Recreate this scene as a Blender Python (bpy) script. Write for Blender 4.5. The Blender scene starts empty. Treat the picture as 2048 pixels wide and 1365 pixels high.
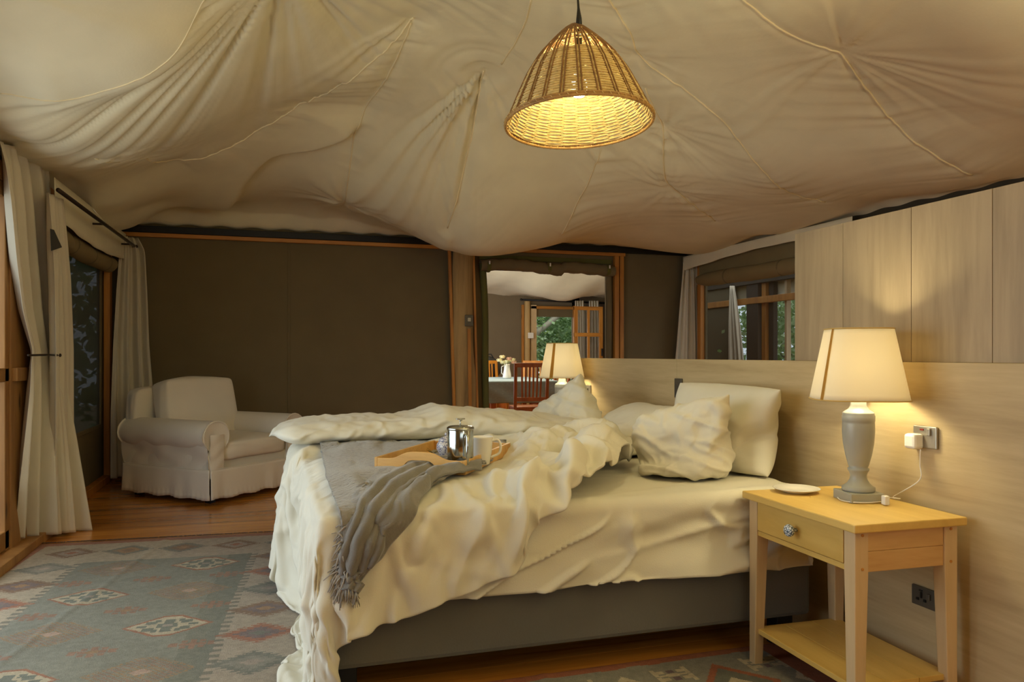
import bpy, bmesh, math, random
import numpy as np
from mathutils import Vector, Matrix
from mathutils import noise as mnoise
random.seed(7)
rng = np.random.default_rng(11)
PI = math.pi
SC = bpy.context.scene
COL = SC.collection

# ------------------------------------------------------------------ camera
FPX, U0, V0, CH, TH = 1521.0, 1024.0, 709.0, 1.12, math.radians(17.17)
cam_d = bpy.data.cameras.new('camera')
cam_d.sensor_width = 36.0
cam_d.lens = 36.0 * FPX / 2048.0
cam_d.shift_y = (V0 - 682.5) / 2048.0
cam_d.clip_start = 0.05
cam = bpy.data.objects.new('camera', cam_d)
cam.location = (0, 0, CH)
cam.rotation_euler = (PI / 2, 0, -TH)
COL.objects.link(cam)
SC.camera = cam

# ------------------------------------------------------------------ exposure, world, daylight
SC.view_settings.view_transform = 'Standard'
SC.view_settings.look = 'None'
SC.view_settings.gamma = 1.0
SC.view_settings.use_curve_mapping = False
SC.view_settings.exposure = 0.0
SC.cycles.max_bounces = 10
SC.cycles.diffuse_bounces = 5
SC.cycles.transparent_max_bounces = 24
SC.cycles.sample_clamp_indirect = 4.0
SC.cycles.use_denoising = True
SC.cycles.caustics_reflective = False
SC.cycles.caustics_refractive = False

world = bpy.data.worlds.new('overcast_sky')
SC.world = world
world.use_nodes = True
bg = world.node_tree.nodes['Background']
bg.inputs[0].default_value = (0.80, 0.92, 1.0, 1)
bg.inputs[1].default_value = 1.4

def area(name, loc, rot, sx, sy, power, color):
    l = bpy.data.lights.new(name, 'AREA')
    l.shape = 'RECTANGLE'; l.size = sx; l.size_y = sy; l.energy = power; l.color = color
    o = bpy.data.objects.new(name, l); o.location = loc; o.rotation_euler = rot
    COL.objects.link(o); return o
def point(name, loc, power, color, r=0.03):
    l = bpy.data.lights.new(name, 'POINT'); l.energy = power; l.color = color; l.shadow_soft_size = r
    o = bpy.data.objects.new(name, l); o.location = loc; COL.objects.link(o); return o
# daylight through the glazed door in the left wall, plus an added front fill
area('daylight_door', (-1.9, 2.9, 1.15), (0, -PI / 2, 0), 2.0, 3.0, 42, (0.80, 0.92, 1.0))
area('front_fill', (1.2, -2.9, 1.85), (PI / 2, 0, 0), 4.0, 0.7, 6, (1.0, 0.92, 0.74))  # unseen warm panel added behind the camera for overall brightness
# added fill lights, unseen: behind the camera and in the dining tent
point('rear_fill', (1.5, -0.9, 1.9), 14, (1.0, 0.89, 0.50), 0.25)  # added point fill behind the camera, not an actual hanging lamp
area('ceiling_fill', (2.9, -0.7, 1.5), (PI, 0, 0), 1.6, 1.0, 125, (1.0, 0.91, 0.55))  # unseen upward panel added to brighten the ceiling liner
sun = bpy.data.lights.new('hazy_sun', 'SUN'); sun.energy = 2.6; sun.angle = 0.3; sun.color = (1.0, 0.97, 0.9)
sun_o = bpy.data.objects.new('hazy_sun', sun); sun_o.rotation_euler = (math.radians(24), 0, math.radians(-12)); COL.objects.link(sun_o)
point('dining_warm_fill', (3.2, 10.4, 1.95), 75, (1.0, 0.88, 0.60), 0.12)  # unseen warm point added to brighten the dining tent
area('dining_cool_fill', (2.0, 11.4, 1.3), (0, -PI / 2, 0), 1.6, 2.4, 45, (0.80, 0.90, 1.0))  # cool fill added inside the closed west wall, no opening there

# ------------------------------------------------------------------ measuring helpers (photo pixel -> place on a known plane)
def ray(u, v):
    s = (u - U0) / FPX
    return np.array([math.sin(TH) + s * math.cos(TH), math.cos(TH) - s * math.sin(TH), (V0 - v) / FPX])
def onX(u, v, X):
    r = ray(u, v); d = X / r[0]; return np.array([X, r[1] * d, CH + r[2] * d])
def onY(u, v, Y):
    r = ray(u, v); d = Y / r[1]; return np.array([r[0] * d, Y, CH + r[2] * d])
def onZ(u, v, Z):
    r = ray(u, v); d = (Z - CH) / r[2]; return np.array([r[0] * d, r[1] * d, Z])
def atd(u, v, d):
    r = ray(u, v); return np.array([r[0] * d, r[1] * d, CH + r[2] * d])

# ------------------------------------------------------------------ materials
def s2l(c):
    if isinstance(c, str):
        c = [int(c[i:i + 2], 16) / 255 for i in (0, 2, 4)]
    return tuple(((x / 12.92) if x <= 0.04045 else ((x + 0.055) / 1.055) ** 2.4) for x in c[:3]) + (1.0,)
class NT:
    def __init__(s, name):
        s.m = bpy.data.materials.new(name); s.m.use_nodes = True
        s.t = s.m.node_tree; s.b = s.t.nodes['Principled BSDF']
    def n(s, typ, **kw):
        nd = s.t.nodes.new(typ)
        for k, v in kw.items():
            if k.startswith('i_'):
                key = k[2:]; key = int(key) if key.isdigit() else key.replace('_', ' ')
                nd.inputs[key].default_value = v
            else: setattr(nd, k, v)
        return nd
    def l(s, a, b): s.t.links.new(a, b)
    def coords(s, scale=(1, 1, 1), kind='Object', rot=(0, 0, 0)):
        tc = s.n('ShaderNodeTexCoord'); mp = s.n('ShaderNodeMapping')
        mp.inputs['Scale'].default_value = scale; mp.inputs['Rotation'].default_value = rot
        s.l(tc.outputs[kind], mp.inputs[0]); return mp.outputs[0]
    def noise(s, vec, scale, detail=4, rough=0.55, dist=0.0):
        nd = s.n('ShaderNodeTexNoise'); nd.inputs['Scale'].default_value = scale
        nd.inputs['Detail'].default_value = detail; nd.inputs['Roughness'].default_value = rough
        nd.inputs['Distortion'].default_value = dist; s.l(vec, nd.inputs['Vector']); return nd.outputs['Fac']
    def ramp(s, fac, stops):
        r = s.n('ShaderNodeValToRGB'); e = r.color_ramp.elements
        e[0].position, e[0].color = stops[0][0], stops[0][1]
        e[1].position, e[1].color = stops[-1][0], stops[-1][1]
        for p, c in stops[1:-1]:
            k = e.new(p); k.color = c
        s.l(fac, r.inputs[0]); return r.outputs[0]
    def mix(s, f, a, b, mode='MIX'):
        mx = s.n('ShaderNodeMix', data_type='RGBA', blend_type=mode)
        for i, x in ((0, f), (6, a), (7, b)):
            if hasattr(x, 'links') or hasattr(x, 'is_linked'): s.l(x, mx.inputs[i])
            else: mx.inputs[i].default_value = x
        return mx.outputs[2]
    def bump(s, h, strength=0.3, dist=0.01):
        b = s.n('ShaderNodeBump'); b.inputs['Strength'].default_value = strength
        b.inputs['Distance'].default_value = dist; s.l(h, b.inputs['Height'])
        s.l(b.outputs[0], s.b.inputs['Normal'])
    def base(s, c):
        if hasattr(c, 'is_linked'): s.l(c, s.b.inputs['Base Color'])
        else: s.b.inputs['Base Color'].default_value = c
    def set(s, **kw):
        for k, v in kw.items(): s.b.inputs[k.replace('_', ' ')].default_value = v
        return s

def plain(name, c, rough=0.6, metal=0.0, **kw):
    t = NT(name); t.base(s2l(c)); t.set(Roughness=rough, Metallic=metal, **kw)
    v = t.noise(t.coords(), 6.0, 2)
    c0 = s2l(c); lo = tuple(x * 0.92 for x in c0[:3]) + (1,); hi = tuple(min(1, x * 1.06) for x in c0[:3]) + (1,)
    t.base(t.ramp(v, [(0.3, lo), (0.7, hi)])); return t.m
def fabric(name, c, scale=220, bump=0.25, var=0.06, rough=0.9, sheen=0.2, transl=0.0, folds=0.0):
    t = NT(name); co = t.coords(); c0 = s2l(c)
    big = t.noise(co, 3.0, 3)
    t.base(t.ramp(big, [(0.3, tuple(x * (1 - var) for x in c0[:3]) + (1,)), (0.7, tuple(min(1, x * (1 + var)) for x in c0[:3]) + (1,))]))
    t.set(Roughness=rough, Sheen_Weight=sheen)
    fine = t.noise(co, scale, 2, 0.7)
    if folds > 0:
        # soft creasing of the cloth
        w = t.noise(t.coords((1, 1, 1)), 9.0, 3, 0.5, 1.2)
        m = t.n('ShaderNodeMath', operation='MULTIPLY_ADD'); t.l(w, m.inputs[0]); m.inputs[1].default_value = folds; t.l(fine, m.inputs[2])
        t.bump(m.outputs[0], bump, 0.004)
    else: t.bump(fine, bump, 0.002)
    if transl > 0:
        tr = t.n('ShaderNodeBsdfTranslucent'); tr.inputs[0].default_value = c0
        mx = t.n('ShaderNodeMixShader'); mx.inputs[0].default_value = transl
        t.l(t.b.outputs[0], mx.inputs[1]); t.l(tr.outputs[0], mx.inputs[2])
        t.l(mx.outputs[0], t.t.nodes['Material Output'].inputs[0])
    return t.m
def wood(name, light, dark, stretch=(1, 1, 1), scale=6, rough=0.5, knots=False, rand=0.0, bump=0.1, coat=0.0):
    """stretch: small number along the grain"""
    t = NT(name); co = t.coords(stretch)
    if rand > 0:
        oi = t.n('ShaderNodeObjectInfo'); ad = t.n('ShaderNodeVectorMath', operation='MULTIPLY_ADD')
        cm = t.n('ShaderNodeCombineXYZ')
        for i in range(3): t.l(oi.outputs['Random'], cm.inputs[i])
        ad.inputs[1].default_value = (37, 23, 51); t.l(cm.outputs[0], ad.inputs[0]); t.l(co, ad.inputs[2]); co = ad.outputs[0]
    g = t.noise(co, scale, 6, 0.62, 0.6); f = t.noise(co, scale * 6, 4, 0.6)
    m = t.n('ShaderNodeMath', operation='MULTIPLY_ADD'); t.l(f, m.inputs[0]); m.inputs[1].default_value = 0.35; t.l(g, m.inputs[2])
    L, D = s2l(light), s2l(dark); M = tuple((a + b) / 2 for a, b in zip(L, D))
    c = t.ramp(m.outputs[0], [(0.42, D), (0.6, M), (0.8, L)])
    if rand > 0:
        hv = t.n('ShaderNodeHueSaturation'); mm = t.n('ShaderNodeMath', operation='MULTIPLY_ADD')
        t.l(oi.outputs['Random'], mm.inputs[0]); mm.inputs[1].default_value = rand; mm.inputs[2].default_value = 1 - rand / 2
        t.l(mm.outputs[0], hv.inputs['Value']); t.l(c, hv.inputs['Color']); c = hv.outputs[0]
    if knots:
        vn = t.n('ShaderNodeTexVoronoi'); vn.inputs['Scale'].default_value = knots; t.l(t.coords(tuple(0.25 + 0.75 * x for x in stretch)), vn.inputs['Vector'])
        k = t.ramp(vn.outputs['Distance'], [(0.03, (0, 0, 0, 1)), (0.09, (1, 1, 1, 1))])
        c = t.mix(k, s2l([x * 0.55 for x in [int(dark[i:i + 2], 16) / 255 for i in (0, 2, 4)]]), c)
    t.base(c); t.set(Roughness=rough, Coat_Weight=coat, Coat_Roughness=0.12)
    t.bump(m.outputs[0], bump, 0.002); return t.m

M = {}
M['linen'] = fabric('white_bed_linen', 'd6d0bd', 260, 0.35, 0.02, 0.85, 0.15, 0.0, 0.0)
M['sheet'] = fabric('white_sheet', 'd6d0bd', 260, 0.35, 0.02, 0.85, 0.1)
M['slipcover'] = fabric('off_white_cotton', 'e4dccd', 200, 0.3, 0.03, 0.9, 0.15)
M['liner'] = fabric('cream_tent_liner', 'ebe4c8', 60, 0.25, 0.05, 0.95, 0.0)
M['liner_seam'] = plain('liner_seam_thread', 'f0e2bd', 0.9)
M['olive'] = fabric('olive_brown_canvas', '75674a', 90, 0.3, 0.05, 0.95, 0.0)
M['olive_green'] = fabric('green_canvas_edging', '646230', 90, 0.3, 0.08, 0.95, 0.0)
M['roller'] = fabric('rolled_canvas', '8a7a55', 70, 0.3, 0.08, 0.95, 0.0)
M['curtain'] = fabric('unbleached_cotton_curtain', 'ddd3bd', 180, 0.4, 0.03, 0.9, 0.1, 0.12)
M['grey_knit'] = None
M['bed_base'] = fabric('grey_suede_base', '5e5a52', 120, 0.5, 0.10, 0.85, 0.25)
M['black'] = plain('black_metal', '1c1a18', 0.45, 0.3)
M['bronze'] = plain('dark_bronze_rod', '3a2e26', 0.4, 0.6)
M['white'] = plain('white_plastic', 'eeeae2', 0.35)
M['china'] = plain('white_glazed_china', 'efe9dd', 0.15)
M['steel'] = plain('satin_steel_plate', 'a8a092', 0.35, 0.7)
M['gunmetal'] = plain('dark_grey_plate', '5d574d', 0.4, 0.4)
M['chrome'] = plain('polished_steel', 'b9bcb8', 0.12, 1.0)
M['pine'] = wood('pale_pine', 'd4b88e', 'b99a6c', (1, 1, 0.12), 5, 0.45, 3.0, 0.08)
M['pine_x'] = wood('pale_pine_across', 'dcb868', 'c29a48', (1, 0.12, 1), 5, 0.4, False, 0.08)
M['pine_trim'] = wood('orange_pine_trim', 'c98a3c', '9a5c1e', (1, 1, 0.1), 7, 0.5, 4.0, 0.1)
M['pine_trim_x'] = wood('orange_pine_trim_across', 'c98a3c', '9a5c1e', (0.1, 1, 1), 7, 0.5, False, 0.1)
M['old_post'] = wood('weathered_round_timber', 'c0a06a', '7c6238', (1, 1, 0.06), 7, 0.75, 2.2, 0.1, 0.5)
M['floorboard'] = wood('varnished_floorboard', 'd68f3c', '935419', (0.07, 1, 1), 8, 0.25, 1.6, 0.25, 0.05, 0.4)
M['laminate'] = wood('pale_oak_laminate_across', 'c2ac82', 'a38c64', (1, 0.08, 1), 9, 0.5, False, 0.0, 0.06)
M['laminate_v'] = wood('pale_oak_laminate_upright', 'a89476', '89765c', (1, 1, 0.08), 9, 0.5, False, 0.08, 0.06)
M['teak'] = wood('red_brown_hardwood', 'b8662c', '86421a', (1, 1, 0.15), 8, 0.35, False, 0.1, 0.08)
M['teak_light'] = wood('orange_hardwood', 'd08a2e', 'a55f18', (1, 1, 0.15), 8, 0.35, False, 0.1, 0.08)
M['door_wood'] = wood('door_frame_pine', 'a87a42', '7c5226', (1, 1, 0.1), 7, 0.55, 4.0, 0.1)
M['dark_beam'] = plain('dark_olive_beam', '3a3426', 0.8)
M['tray_wood'] = wood('tray_pine', 'dfb066', 'b98540', (0.2, 1, 1), 10, 0.45)
M['grey_paint'] = plain('grey_painted_wood', 'a3a399', 0.35)
M['bark'] = plain('grey_bark', '8a8270', 0.9)

# ------------------------------------------------------------------ mesh helpers
class MB:
    def __init__(s): s.v = []; s.f = []
    def add(s, vs, fs):
        k = len(s.v); s.v += [tuple(map(float, p)) for p in vs]; s.f += [tuple(i + k for i in f) for f in fs]; return s
    def box(s, c, size, rot=0.0, taper=1.0, axis=None):
        hx, hy, hz = [a / 2 for a in size]; cs, sn = math.cos(rot), math.sin(rot); vs = []
        for z in (-1, 1):
            k = taper if z < 0 else 1.0
            for x, y in ((-1, -1), (1, -1), (1, 1), (-1, 1)):
                X, Y = x * hx * k, y * hy * k
                vs.append((c[0] + X * cs - Y * sn, c[1] + X * sn + Y * cs, c[2] + z * hz))
        return s.add(vs, [(3, 2, 1, 0), (4, 5, 6, 7), (0, 1, 5, 4), (1, 2, 6, 5), (2, 3, 7, 6), (3, 0, 4, 7)])
    def bar(s, a, b, w, h, up=(0, 0, 1)):
        a, b = Vector(a), Vector(b); d = (b - a).normalized(); u = Vector(up)
        if abs(d.dot(u)) > 0.98: u = Vector((0, 1, 0))
        r = d.cross(u).normalized(); u = r.cross(d); vs = []
        for p in (a, b):
            for x, y in ((-1, -1), (1, -1), (1, 1), (-1, 1)): vs.append(p + r * (x * w / 2) + u * (y * h / 2))
        return s.add(vs, [(3, 2, 1, 0), (4, 5, 6, 7), (0, 1, 5, 4), (1, 2, 6, 5), (2, 3, 7, 6), (3, 0, 4, 7)])
    def tube(s, pts, r, n=8, cap=True):
        pts = [Vector(p) for p in pts]; m = len(pts); rs = r if hasattr(r, '__len__') else [r] * m
        u = None; rings = []
        for i, p in enumerate(pts):
            d = (pts[min(i + 1, m - 1)] - pts[max(i - 1, 0)]).normalized()
            if u is None: u = d.orthogonal().normalized()
            u = (u - d * u.dot(d)).normalized(); w = d.cross(u)
            rings.append([p + (u * math.cos(2 * PI * k / n) + w * math.sin(2 * PI * k / n)) * rs[i] for k in range(n)])
        vs = [q for rr in rings for q in rr]; fs = []
        for i in range(m - 1):
            for k in range(n):
                a, b = i * n + k, i * n + (k + 1) % n; fs.append((a, b, b + n, a + n))
        if cap: fs += [tuple(range(n))[::-1], tuple(range((m - 1) * n, m * n))]
        return s.add(vs, fs)
    def lathe(s, prof, n=32, c=(0, 0, 0), cap=True):
        vs = []; fs = []; m = len(prof)
        for r, z in prof:
            for k in range(n):
                a = 2 * PI * k / n; vs.append((c[0] + r * math.cos(a), c[1] + r * math.sin(a), c[2] + z))
        for i in range(m - 1):
            for k in range(n):
                a, b = i * n + k, i * n + (k + 1) % n; fs.append((a, b, b + n, a + n))
        if cap:
            if prof[0][0] > 1e-5: fs.append(tuple(range(n))[::-1])
            if prof[-1][0] > 1e-5: fs.append(tuple(range((m - 1) * n, m * n)))
        return s.add(vs, fs)
    def grid(s, P, closed_u=False):
        """P: array rows x cols x 3"""
        R, C = len(P), len(P[0]); vs = [tuple(P[i][j]) for i in range(R) for j in range(C)]; fs = []
        for i in range(R - 1):
            for j in range(C - 1 + (1 if closed_u else 0)):
                a, b = i * C + j, i * C + (j + 1) % C; fs.append((a, b, b + C, a + C))
        return s.add(vs, fs)
    def shape(s, pts, z0, z1):
        n = len(pts); vs = [(x, y, z0) for x, y in pts] + [(x, y, z1) for x, y in pts]
        return s.add(vs, [tuple(range(n))[::-1], tuple(range(n, 2 * n))] + [(i, (i + 1) % n, (i + 1) % n + n, i + n) for i in range(n)])
    def xf(s, mat):
        s.v = [tuple(mat @ Vector(p)) for p in s.v]; return s
    def build(s, name, mat, parent=None, smooth=False, bevel=0.0, thick=0.0, sub=0, loc=(0, 0, 0)):
        me = bpy.data.meshes.new(name); me.from_pydata(s.v, [], s.f); me.update()
        o = bpy.data.objects.new(name, me); COL.objects.link(o); o.location = loc
        if isinstance(mat, (list, tuple)):
            for x in mat: me.materials.append(x)
        elif mat: me.materials.append(mat)
        if smooth: me.polygons.foreach_set('use_smooth', [True] * len(me.polygons))
        if parent: o.parent = parent
        if thick:
            md = o.modifiers.new('thick', 'SOLIDIFY'); md.thickness = thick; md.offset = -1
        if bevel:
            md = o.modifiers.new('bevel', 'BEVEL'); md.width = bevel; md.segments = 2; md.limit_method = 'ANGLE'; md.angle_limit = 0.6
        if sub:
            md = o.modifiers.new('sub', 'SUBSURF'); md.levels = sub; md.render_levels = sub
        return o
def B(c, size, **k): return MB().box(c, size, **k)
def tag(o, label=None, cat=None, group=None, kind=None):
    if label: o['label'] = label
    if cat: o['category'] = cat
    if group: o['group'] = group
    if kind: o['kind'] = kind
    return o
def empty(name, loc=(0, 0, 0), rz=0.0, label=None, cat=None, group=None, kind=None):
    o = bpy.data.objects.new(name, None); COL.objects.link(o); o.location = loc; o.rotation_euler = (0, 0, rz)
    o.empty_display_size = 0.1
    return tag(o, label, cat, group, kind)
def kids(o): return [c for c in bpy.data.objects if c.parent == o]
def copy_tree(o, loc=None, rz=None, label=None, parent=None):
    c = o.copy(); COL.objects.link(c)
    if parent is not None: c.parent = parent
    if loc is not None: c.location = loc
    if rz is not None: c.rotation_euler = (0, 0, rz)
    if label: c['label'] = label
    for ch in kids(o): copy_tree(ch, parent=c)
    return c
def smoothstep(a, b, x):
    t = np.clip((x - a) / (b - a), 0, 1); return t * t * (3 - 2 * t)
def noise2(x, y, f=1.0, seed=0.0):
    """vectorised smooth value noise, two octaves"""
    def h(i, j): 
        k = np.sin(i * 127.1 + j * 311.7 + seed * 74.7) * 43758.5453; return k - np.floor(k)
    out = 0; amp = 1
    for o in range(2):
        X, Y = x * f * (2 ** o), y * f * (2 ** o); i, j = np.floor(X), np.floor(Y); a, b = X - i, Y - j
        a = a * a * (3 - 2 * a); b = b * b * (3 - 2 * b)
        out = out + amp * ((h(i, j) * (1 - a) + h(i + 1, j) * a) * (1 - b) + (h(i, j + 1) * (1 - a) + h(i + 1, j + 1) * a) * b - 0.5); amp *= 0.5
    return out
# ================================================================== SETTING
XL, XR, YB, YF = -1.46, 4.46, 7.65, -3.0      # bedroom tent: left, right, back, front
WH = 2.44                                       # eaves
HX, HZ, HY1 = 2.05, 1.093, 5.08                 # headboard partition: face, height, far end

# ---- floor
fl = tag(B(((XL + XR) / 2, (YB + YF) / 2, -0.07), (XR - XL + 0.3, YB - YF + 0.2, 0.10)).build('floor', M['black']), kind='structure')
PW = 0.125
pm = {}
def plank_mesh(L):
    L = round(L, 2)
    if L not in pm:
        o = B((0, 0, -0.009), (L - 0.002, PW - 0.0025, 0.018)).build('plank', M['floorboard'], None, bevel=0.0015)
        pm[L] = o.data; bpy.data.objects.remove(o)
    return pm[L]
y = YF; r_ = random.Random(3)
while y < YB:
    cut = r_.choice([-0.6, 0.4, 1.2, 1.9, 2.7, 3.4])
    for a, b in ((XL - 0.05, cut), (cut, XR + 0.05)):
        o = bpy.data.objects.new('plank', plank_mesh(b - a)); COL.objects.link(o)
        o.location = ((a + b) / 2, y + PW / 2, 0); o.parent = fl
    y += PW

# ---- walls
def wall(name, parts, mat, **k):
    m = MB()
    for c, s in parts: m.box(c, s)
    return tag(m.build(name, mat, **k), kind='structure')
DX0, DX1, DZ = 2.05, 3.44, 2.0                 # inner doorway in the back wall
T = 0.03
wb = wall('wall_back', [(((XL + DX0) / 2, YB + T / 2, WH / 2), (DX0 - XL, T, WH)), (((DX1 + XR) / 2, YB + T / 2, WH / 2), (XR - DX1, T, WH)),
                        (((DX0 + DX1) / 2, YB + T / 2, (DZ + WH) / 2), (DX1 - DX0, T, WH - DZ))], M['olive'])
for u_ in (578,):
    p = onY(u_, 600, YB)
    MB().bar((p[0], YB - 0.004, 0), (p[0], YB - 0.004, WH - 0.1), 0.02, 0.004, (0, 1, 0)).build('canvas_seam', M['olive'], wb, bevel=0.0015)
W1 = (5.72, 7.34, 0.50, 1.92)                   # window in the left wall: Y0, Y1, Z0, Z1
DR = (1.35, 5.02)                               # glazed door opening in the left wall
X = XL - T / 2
wl = wall('wall_left', [((X, (DR[1] + W1[0]) / 2, WH / 2), (T, W1[0] - DR[1], WH)), ((X, (W1[1] + YB) / 2, WH / 2), (T, YB - W1[1], WH)),
                        ((X, (W1[0] + W1[1]) / 2, W1[2] / 2), (T, W1[1] - W1[0], W1[2])), ((X, (W1[0] + W1[1]) / 2, (W1[3] + WH) / 2), (T, W1[1] - W1[0], WH - W1[3])),
                        ((X, (YF + DR[0]) / 2, WH / 2), (T, DR[0] - YF, WH)), ((X, (DR[0] + DR[1]) / 2, (2.05 + WH) / 2), (T, DR[1] - DR[0], WH - 2.05))], M['olive'])
W3 = (4.3, 7.30, 0.45, 1.95)
X = XR + T / 2
wr = wall('wall_right', [((X, (YF + W3[0]) / 2, WH / 2), (T, W3[0] - YF, WH)), ((X, (W3[1] + YB) / 2, WH / 2), (T, YB - W3[1], WH)),
                         ((X, (W3[0] + W3[1]) / 2, W3[2] / 2), (T, W3[1] - W3[0], W3[2])), ((X, (W3[0] + W3[1]) / 2, (W3[3] + WH) / 2), (T, W3[1] - W3[0], WH - W3[3]))], M['olive'])
wf = wall('wall_front', [((-1.25, YF, 1.3), (0.4, T, 2.6)), ((4.0, YF, 1.3), (0.95, T, 2.6)), ((1.25, YF, 0.75), (5.0, T, 1.5)), ((1.25, YF, 2.85), (6.0, T, 1.3))], M['olive'])

def mesh_screen(name, x, y0, y1, z0, z1, col, alpha):
    t = NT(name + '_net'); t.base(s2l(col)); t.set(Roughness=0.6)
    tr = t.n('ShaderNodeBsdfTransparent'); mx = t.n('ShaderNodeMixShader'); mx.inputs[0].default_value = alpha
    t.l(tr.outputs[0], mx.inputs[1]); t.l(t.b.outputs[0], mx.inputs[2]); t.l(mx.outputs[0], t.t.nodes['Material Output'].inputs[0])
    root = tag(B((x, (y0 + y1) / 2, (z0 + z1) / 2), (0.004, y1 - y0, z1 - z0)).build(name, t.m), kind='structure')
    sgn = 1 if x < 0 else -1
    f = MB(); 
    f.box((x + sgn * 0.01, (y0 + y1) / 2, z0), (0.012, y1 - y0 + 0.05, 0.035)); f.box((x + sgn * 0.01, y0, (z0 + z1) / 2), (0.012, 0.035, z1 - z0)); f.box((x + sgn * 0.01, y1, (z0 + z1) / 2), (0.012, 0.035, z1 - z0))
    f.build('screen_binding', M['olive'], root, bevel=0.002)
    return root
w1 = mesh_screen('window_1', XL - 0.01, *W1, '484b4c', 0.86)
w3 = mesh_screen('window_2', XR + 0.01, *W3, '4a4438', 0.35)

# base rail and corner post on the left wall
tag(B((XL + 0.03, 6.35, 0.03), (0.06, 2.6, 0.06)).build('baseboard_left', M['pine_trim'], bevel=0.004), kind='structure')
tag(B((XL + 0.035, YB - 0.19, 1.12), (0.05, 0.10, 2.24)).build('trim_1', M['pine_trim'], bevel=0.004), kind='structure')
tag(B((XR - 0.03, 7.34, 1.1), (0.05, 0.07, 2.2)).build('trim_2', M['pine_trim'], bevel=0.004), kind='structure')
# beams over the back wall
tag(B(((XL + XR) / 2, YB - 0.03, 2.262), (XR - XL, 0.06, 0.062)).build('trim_3', M['black'], bevel=0.004), kind='structure')
tag(B(((XL + DX0 + 1.60) / 2, YB - 0.03, 2.211), (DX0 + 1.60 - XL, 0.045, 0.036)).build('trim_4', M['pine_trim_x'], bevel=0.003), kind='structure')
tag(B((XL + 0.03, 6.3, 2.19), (0.04, 2.6, 0.04)).build('trim_5', M['pine_trim'], bevel=0.003), kind='structure')
tag(B((XR - 0.02, 4.0, 2.225), (0.05, 7.3, 0.11)).build('trim_6', M['dark_beam'], bevel=0.004), kind='structure')

# ---- frame of the glazed door at the left edge
d1 = empty('door_1', (XL, 5.0, 0), kind='structure')
def post(name, y0, y1, z0, z1, dx=0.03, w=0.07, mat='door_wood'):
    return B((dx, (y0 + y1) / 2 - 5.0, (z0 + z1) / 2), (w, y1 - y0, z1 - z0)).build(name, M[mat], d1, bevel=0.004)
post('post', 4.80, 5.15, 0, 2.12, 0.02, 0.09)
post('post', 5.17, 5.30, 0, 2.15, 0.035, 0.08)
post('rail', 4.12, 4.82, 0.97, 1.045, 0.03, 0.05)
post('rail', 4.12, 4.82, 0.06, 0.16, 0.03, 0.05)
post('rail', 4.12, 4.82, 1.97, 2.05, 0.03, 0.05)
post('stile', 4.05, 4.13, 0.05, 2.05, 0.03, 0.05)
post('cross_rail', 4.82, 5.12, 0.97, 1.045, 0.075, 0.03)
DOORGLASS = ((4.47, 0.565, 0.79), (4.47, 1.51, 0.91))
post('rail', 1.35, 5.30, 2.05, 2.15, 0.02, 0.09)
post('threshold', 1.35, 5.40, 0.0, 0.055, 0.06, 0.16)
post('post', 1.25, 1.37, 0, 2.12, 0.02, 0.09)
post('stile', 4.74, 4.82, 0.05, 2.05, 0.03, 0.05)

# ---- inner doorway: weathered post, pine strips, canvas edging, rolled flap
pr = tag(MB().build('door_2', M['old_post']), kind='structure')
k = []
for i in range(29):
    z = i / 28 * 2.26; wob = 0.010 * math.sin(z * 3.1) + 0.006 * math.sin(z * 9)
    ring = []
    for a in range(24):
        an = 2 * PI * a / 24; rr = 0.112 + 0.004 * math.sin(3 * an + z * 4) - (0.014 if a == 17 else 0)
        ring.append((1.838 + wob - 0.03 * (z / 2.26) + rr * math.cos(an), YB - 0.085 + 0.075 * math.sin(an) * (1 if a != 17 else 0.82), z))
    k.append(ring)
pm_ = MB().grid(k, True).build('timber_post', M['old_post'], pr, smooth=True)
MB().bar((1.735, YB - 0.1, 0), (1.665, YB - 0.1, 2.24), 0.03, 0.035, (0, 1, 0)).build('pine_strip', M['pine_trim'], pr, bevel=0.003)
MB().bar((1.975, YB - 0.1, 0), (1.915, YB - 0.1, 2.24), 0.022, 0.035, (0, 1, 0)).build('pine_strip', M['pine_trim'], pr, bevel=0.003)
MB().bar((1.875, YB - 0.172, 0), (1.855, YB - 0.172, 1.38), 0.035, 0.012, (0, 1, 0)).build('conduit_strip', M['pine_trim'], pr, bevel=0.003)
sw = B((1.855, YB - 0.175, 1.46), (0.085, 0.012, 0.115)).build('light_switch', M['gunmetal'], None, bevel=0.004)
tag(sw, 'grey light switch plate on the weathered timber post by the doorway', 'switch')
B((1.855, YB - 0.184, 1.47), (0.03, 0.008, 0.04)).build('rocker', M['steel'], sw, bevel=0.002)
dg = MB()
for i in range(24):
    pass
# green canvas edging strip left of the opening (slightly billowing)
P = [[(2.02 + 0.035 * math.sin(z * 2) * 0.5 + 0.07 * j + 0.01 * math.sin(5 * z), YB - 0.03 - 0.02 * math.sin(j * PI) - 0.012 * math.sin(z * 6 + j * 2), z) for j in (0, 0.33, 0.66, 1.0)] for z in np.linspace(0, 2.06, 24)]
MB().grid(P).build('canvas_edging', M['olive_green'], pr, smooth=True, thick=0.006)
P = [[(3.43 + 0.07 * j + 0.006 * math.sin(5 * z), YB - 0.03 - 0.02 * math.sin(j * PI), z) for j in (0, 0.33, 0.66, 1.0)] for z in np.linspace(0, 2.06, 24)]
MB().grid(P).build('canvas_edging', M['olive'], pr, smooth=True, thick=0.006)
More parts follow.
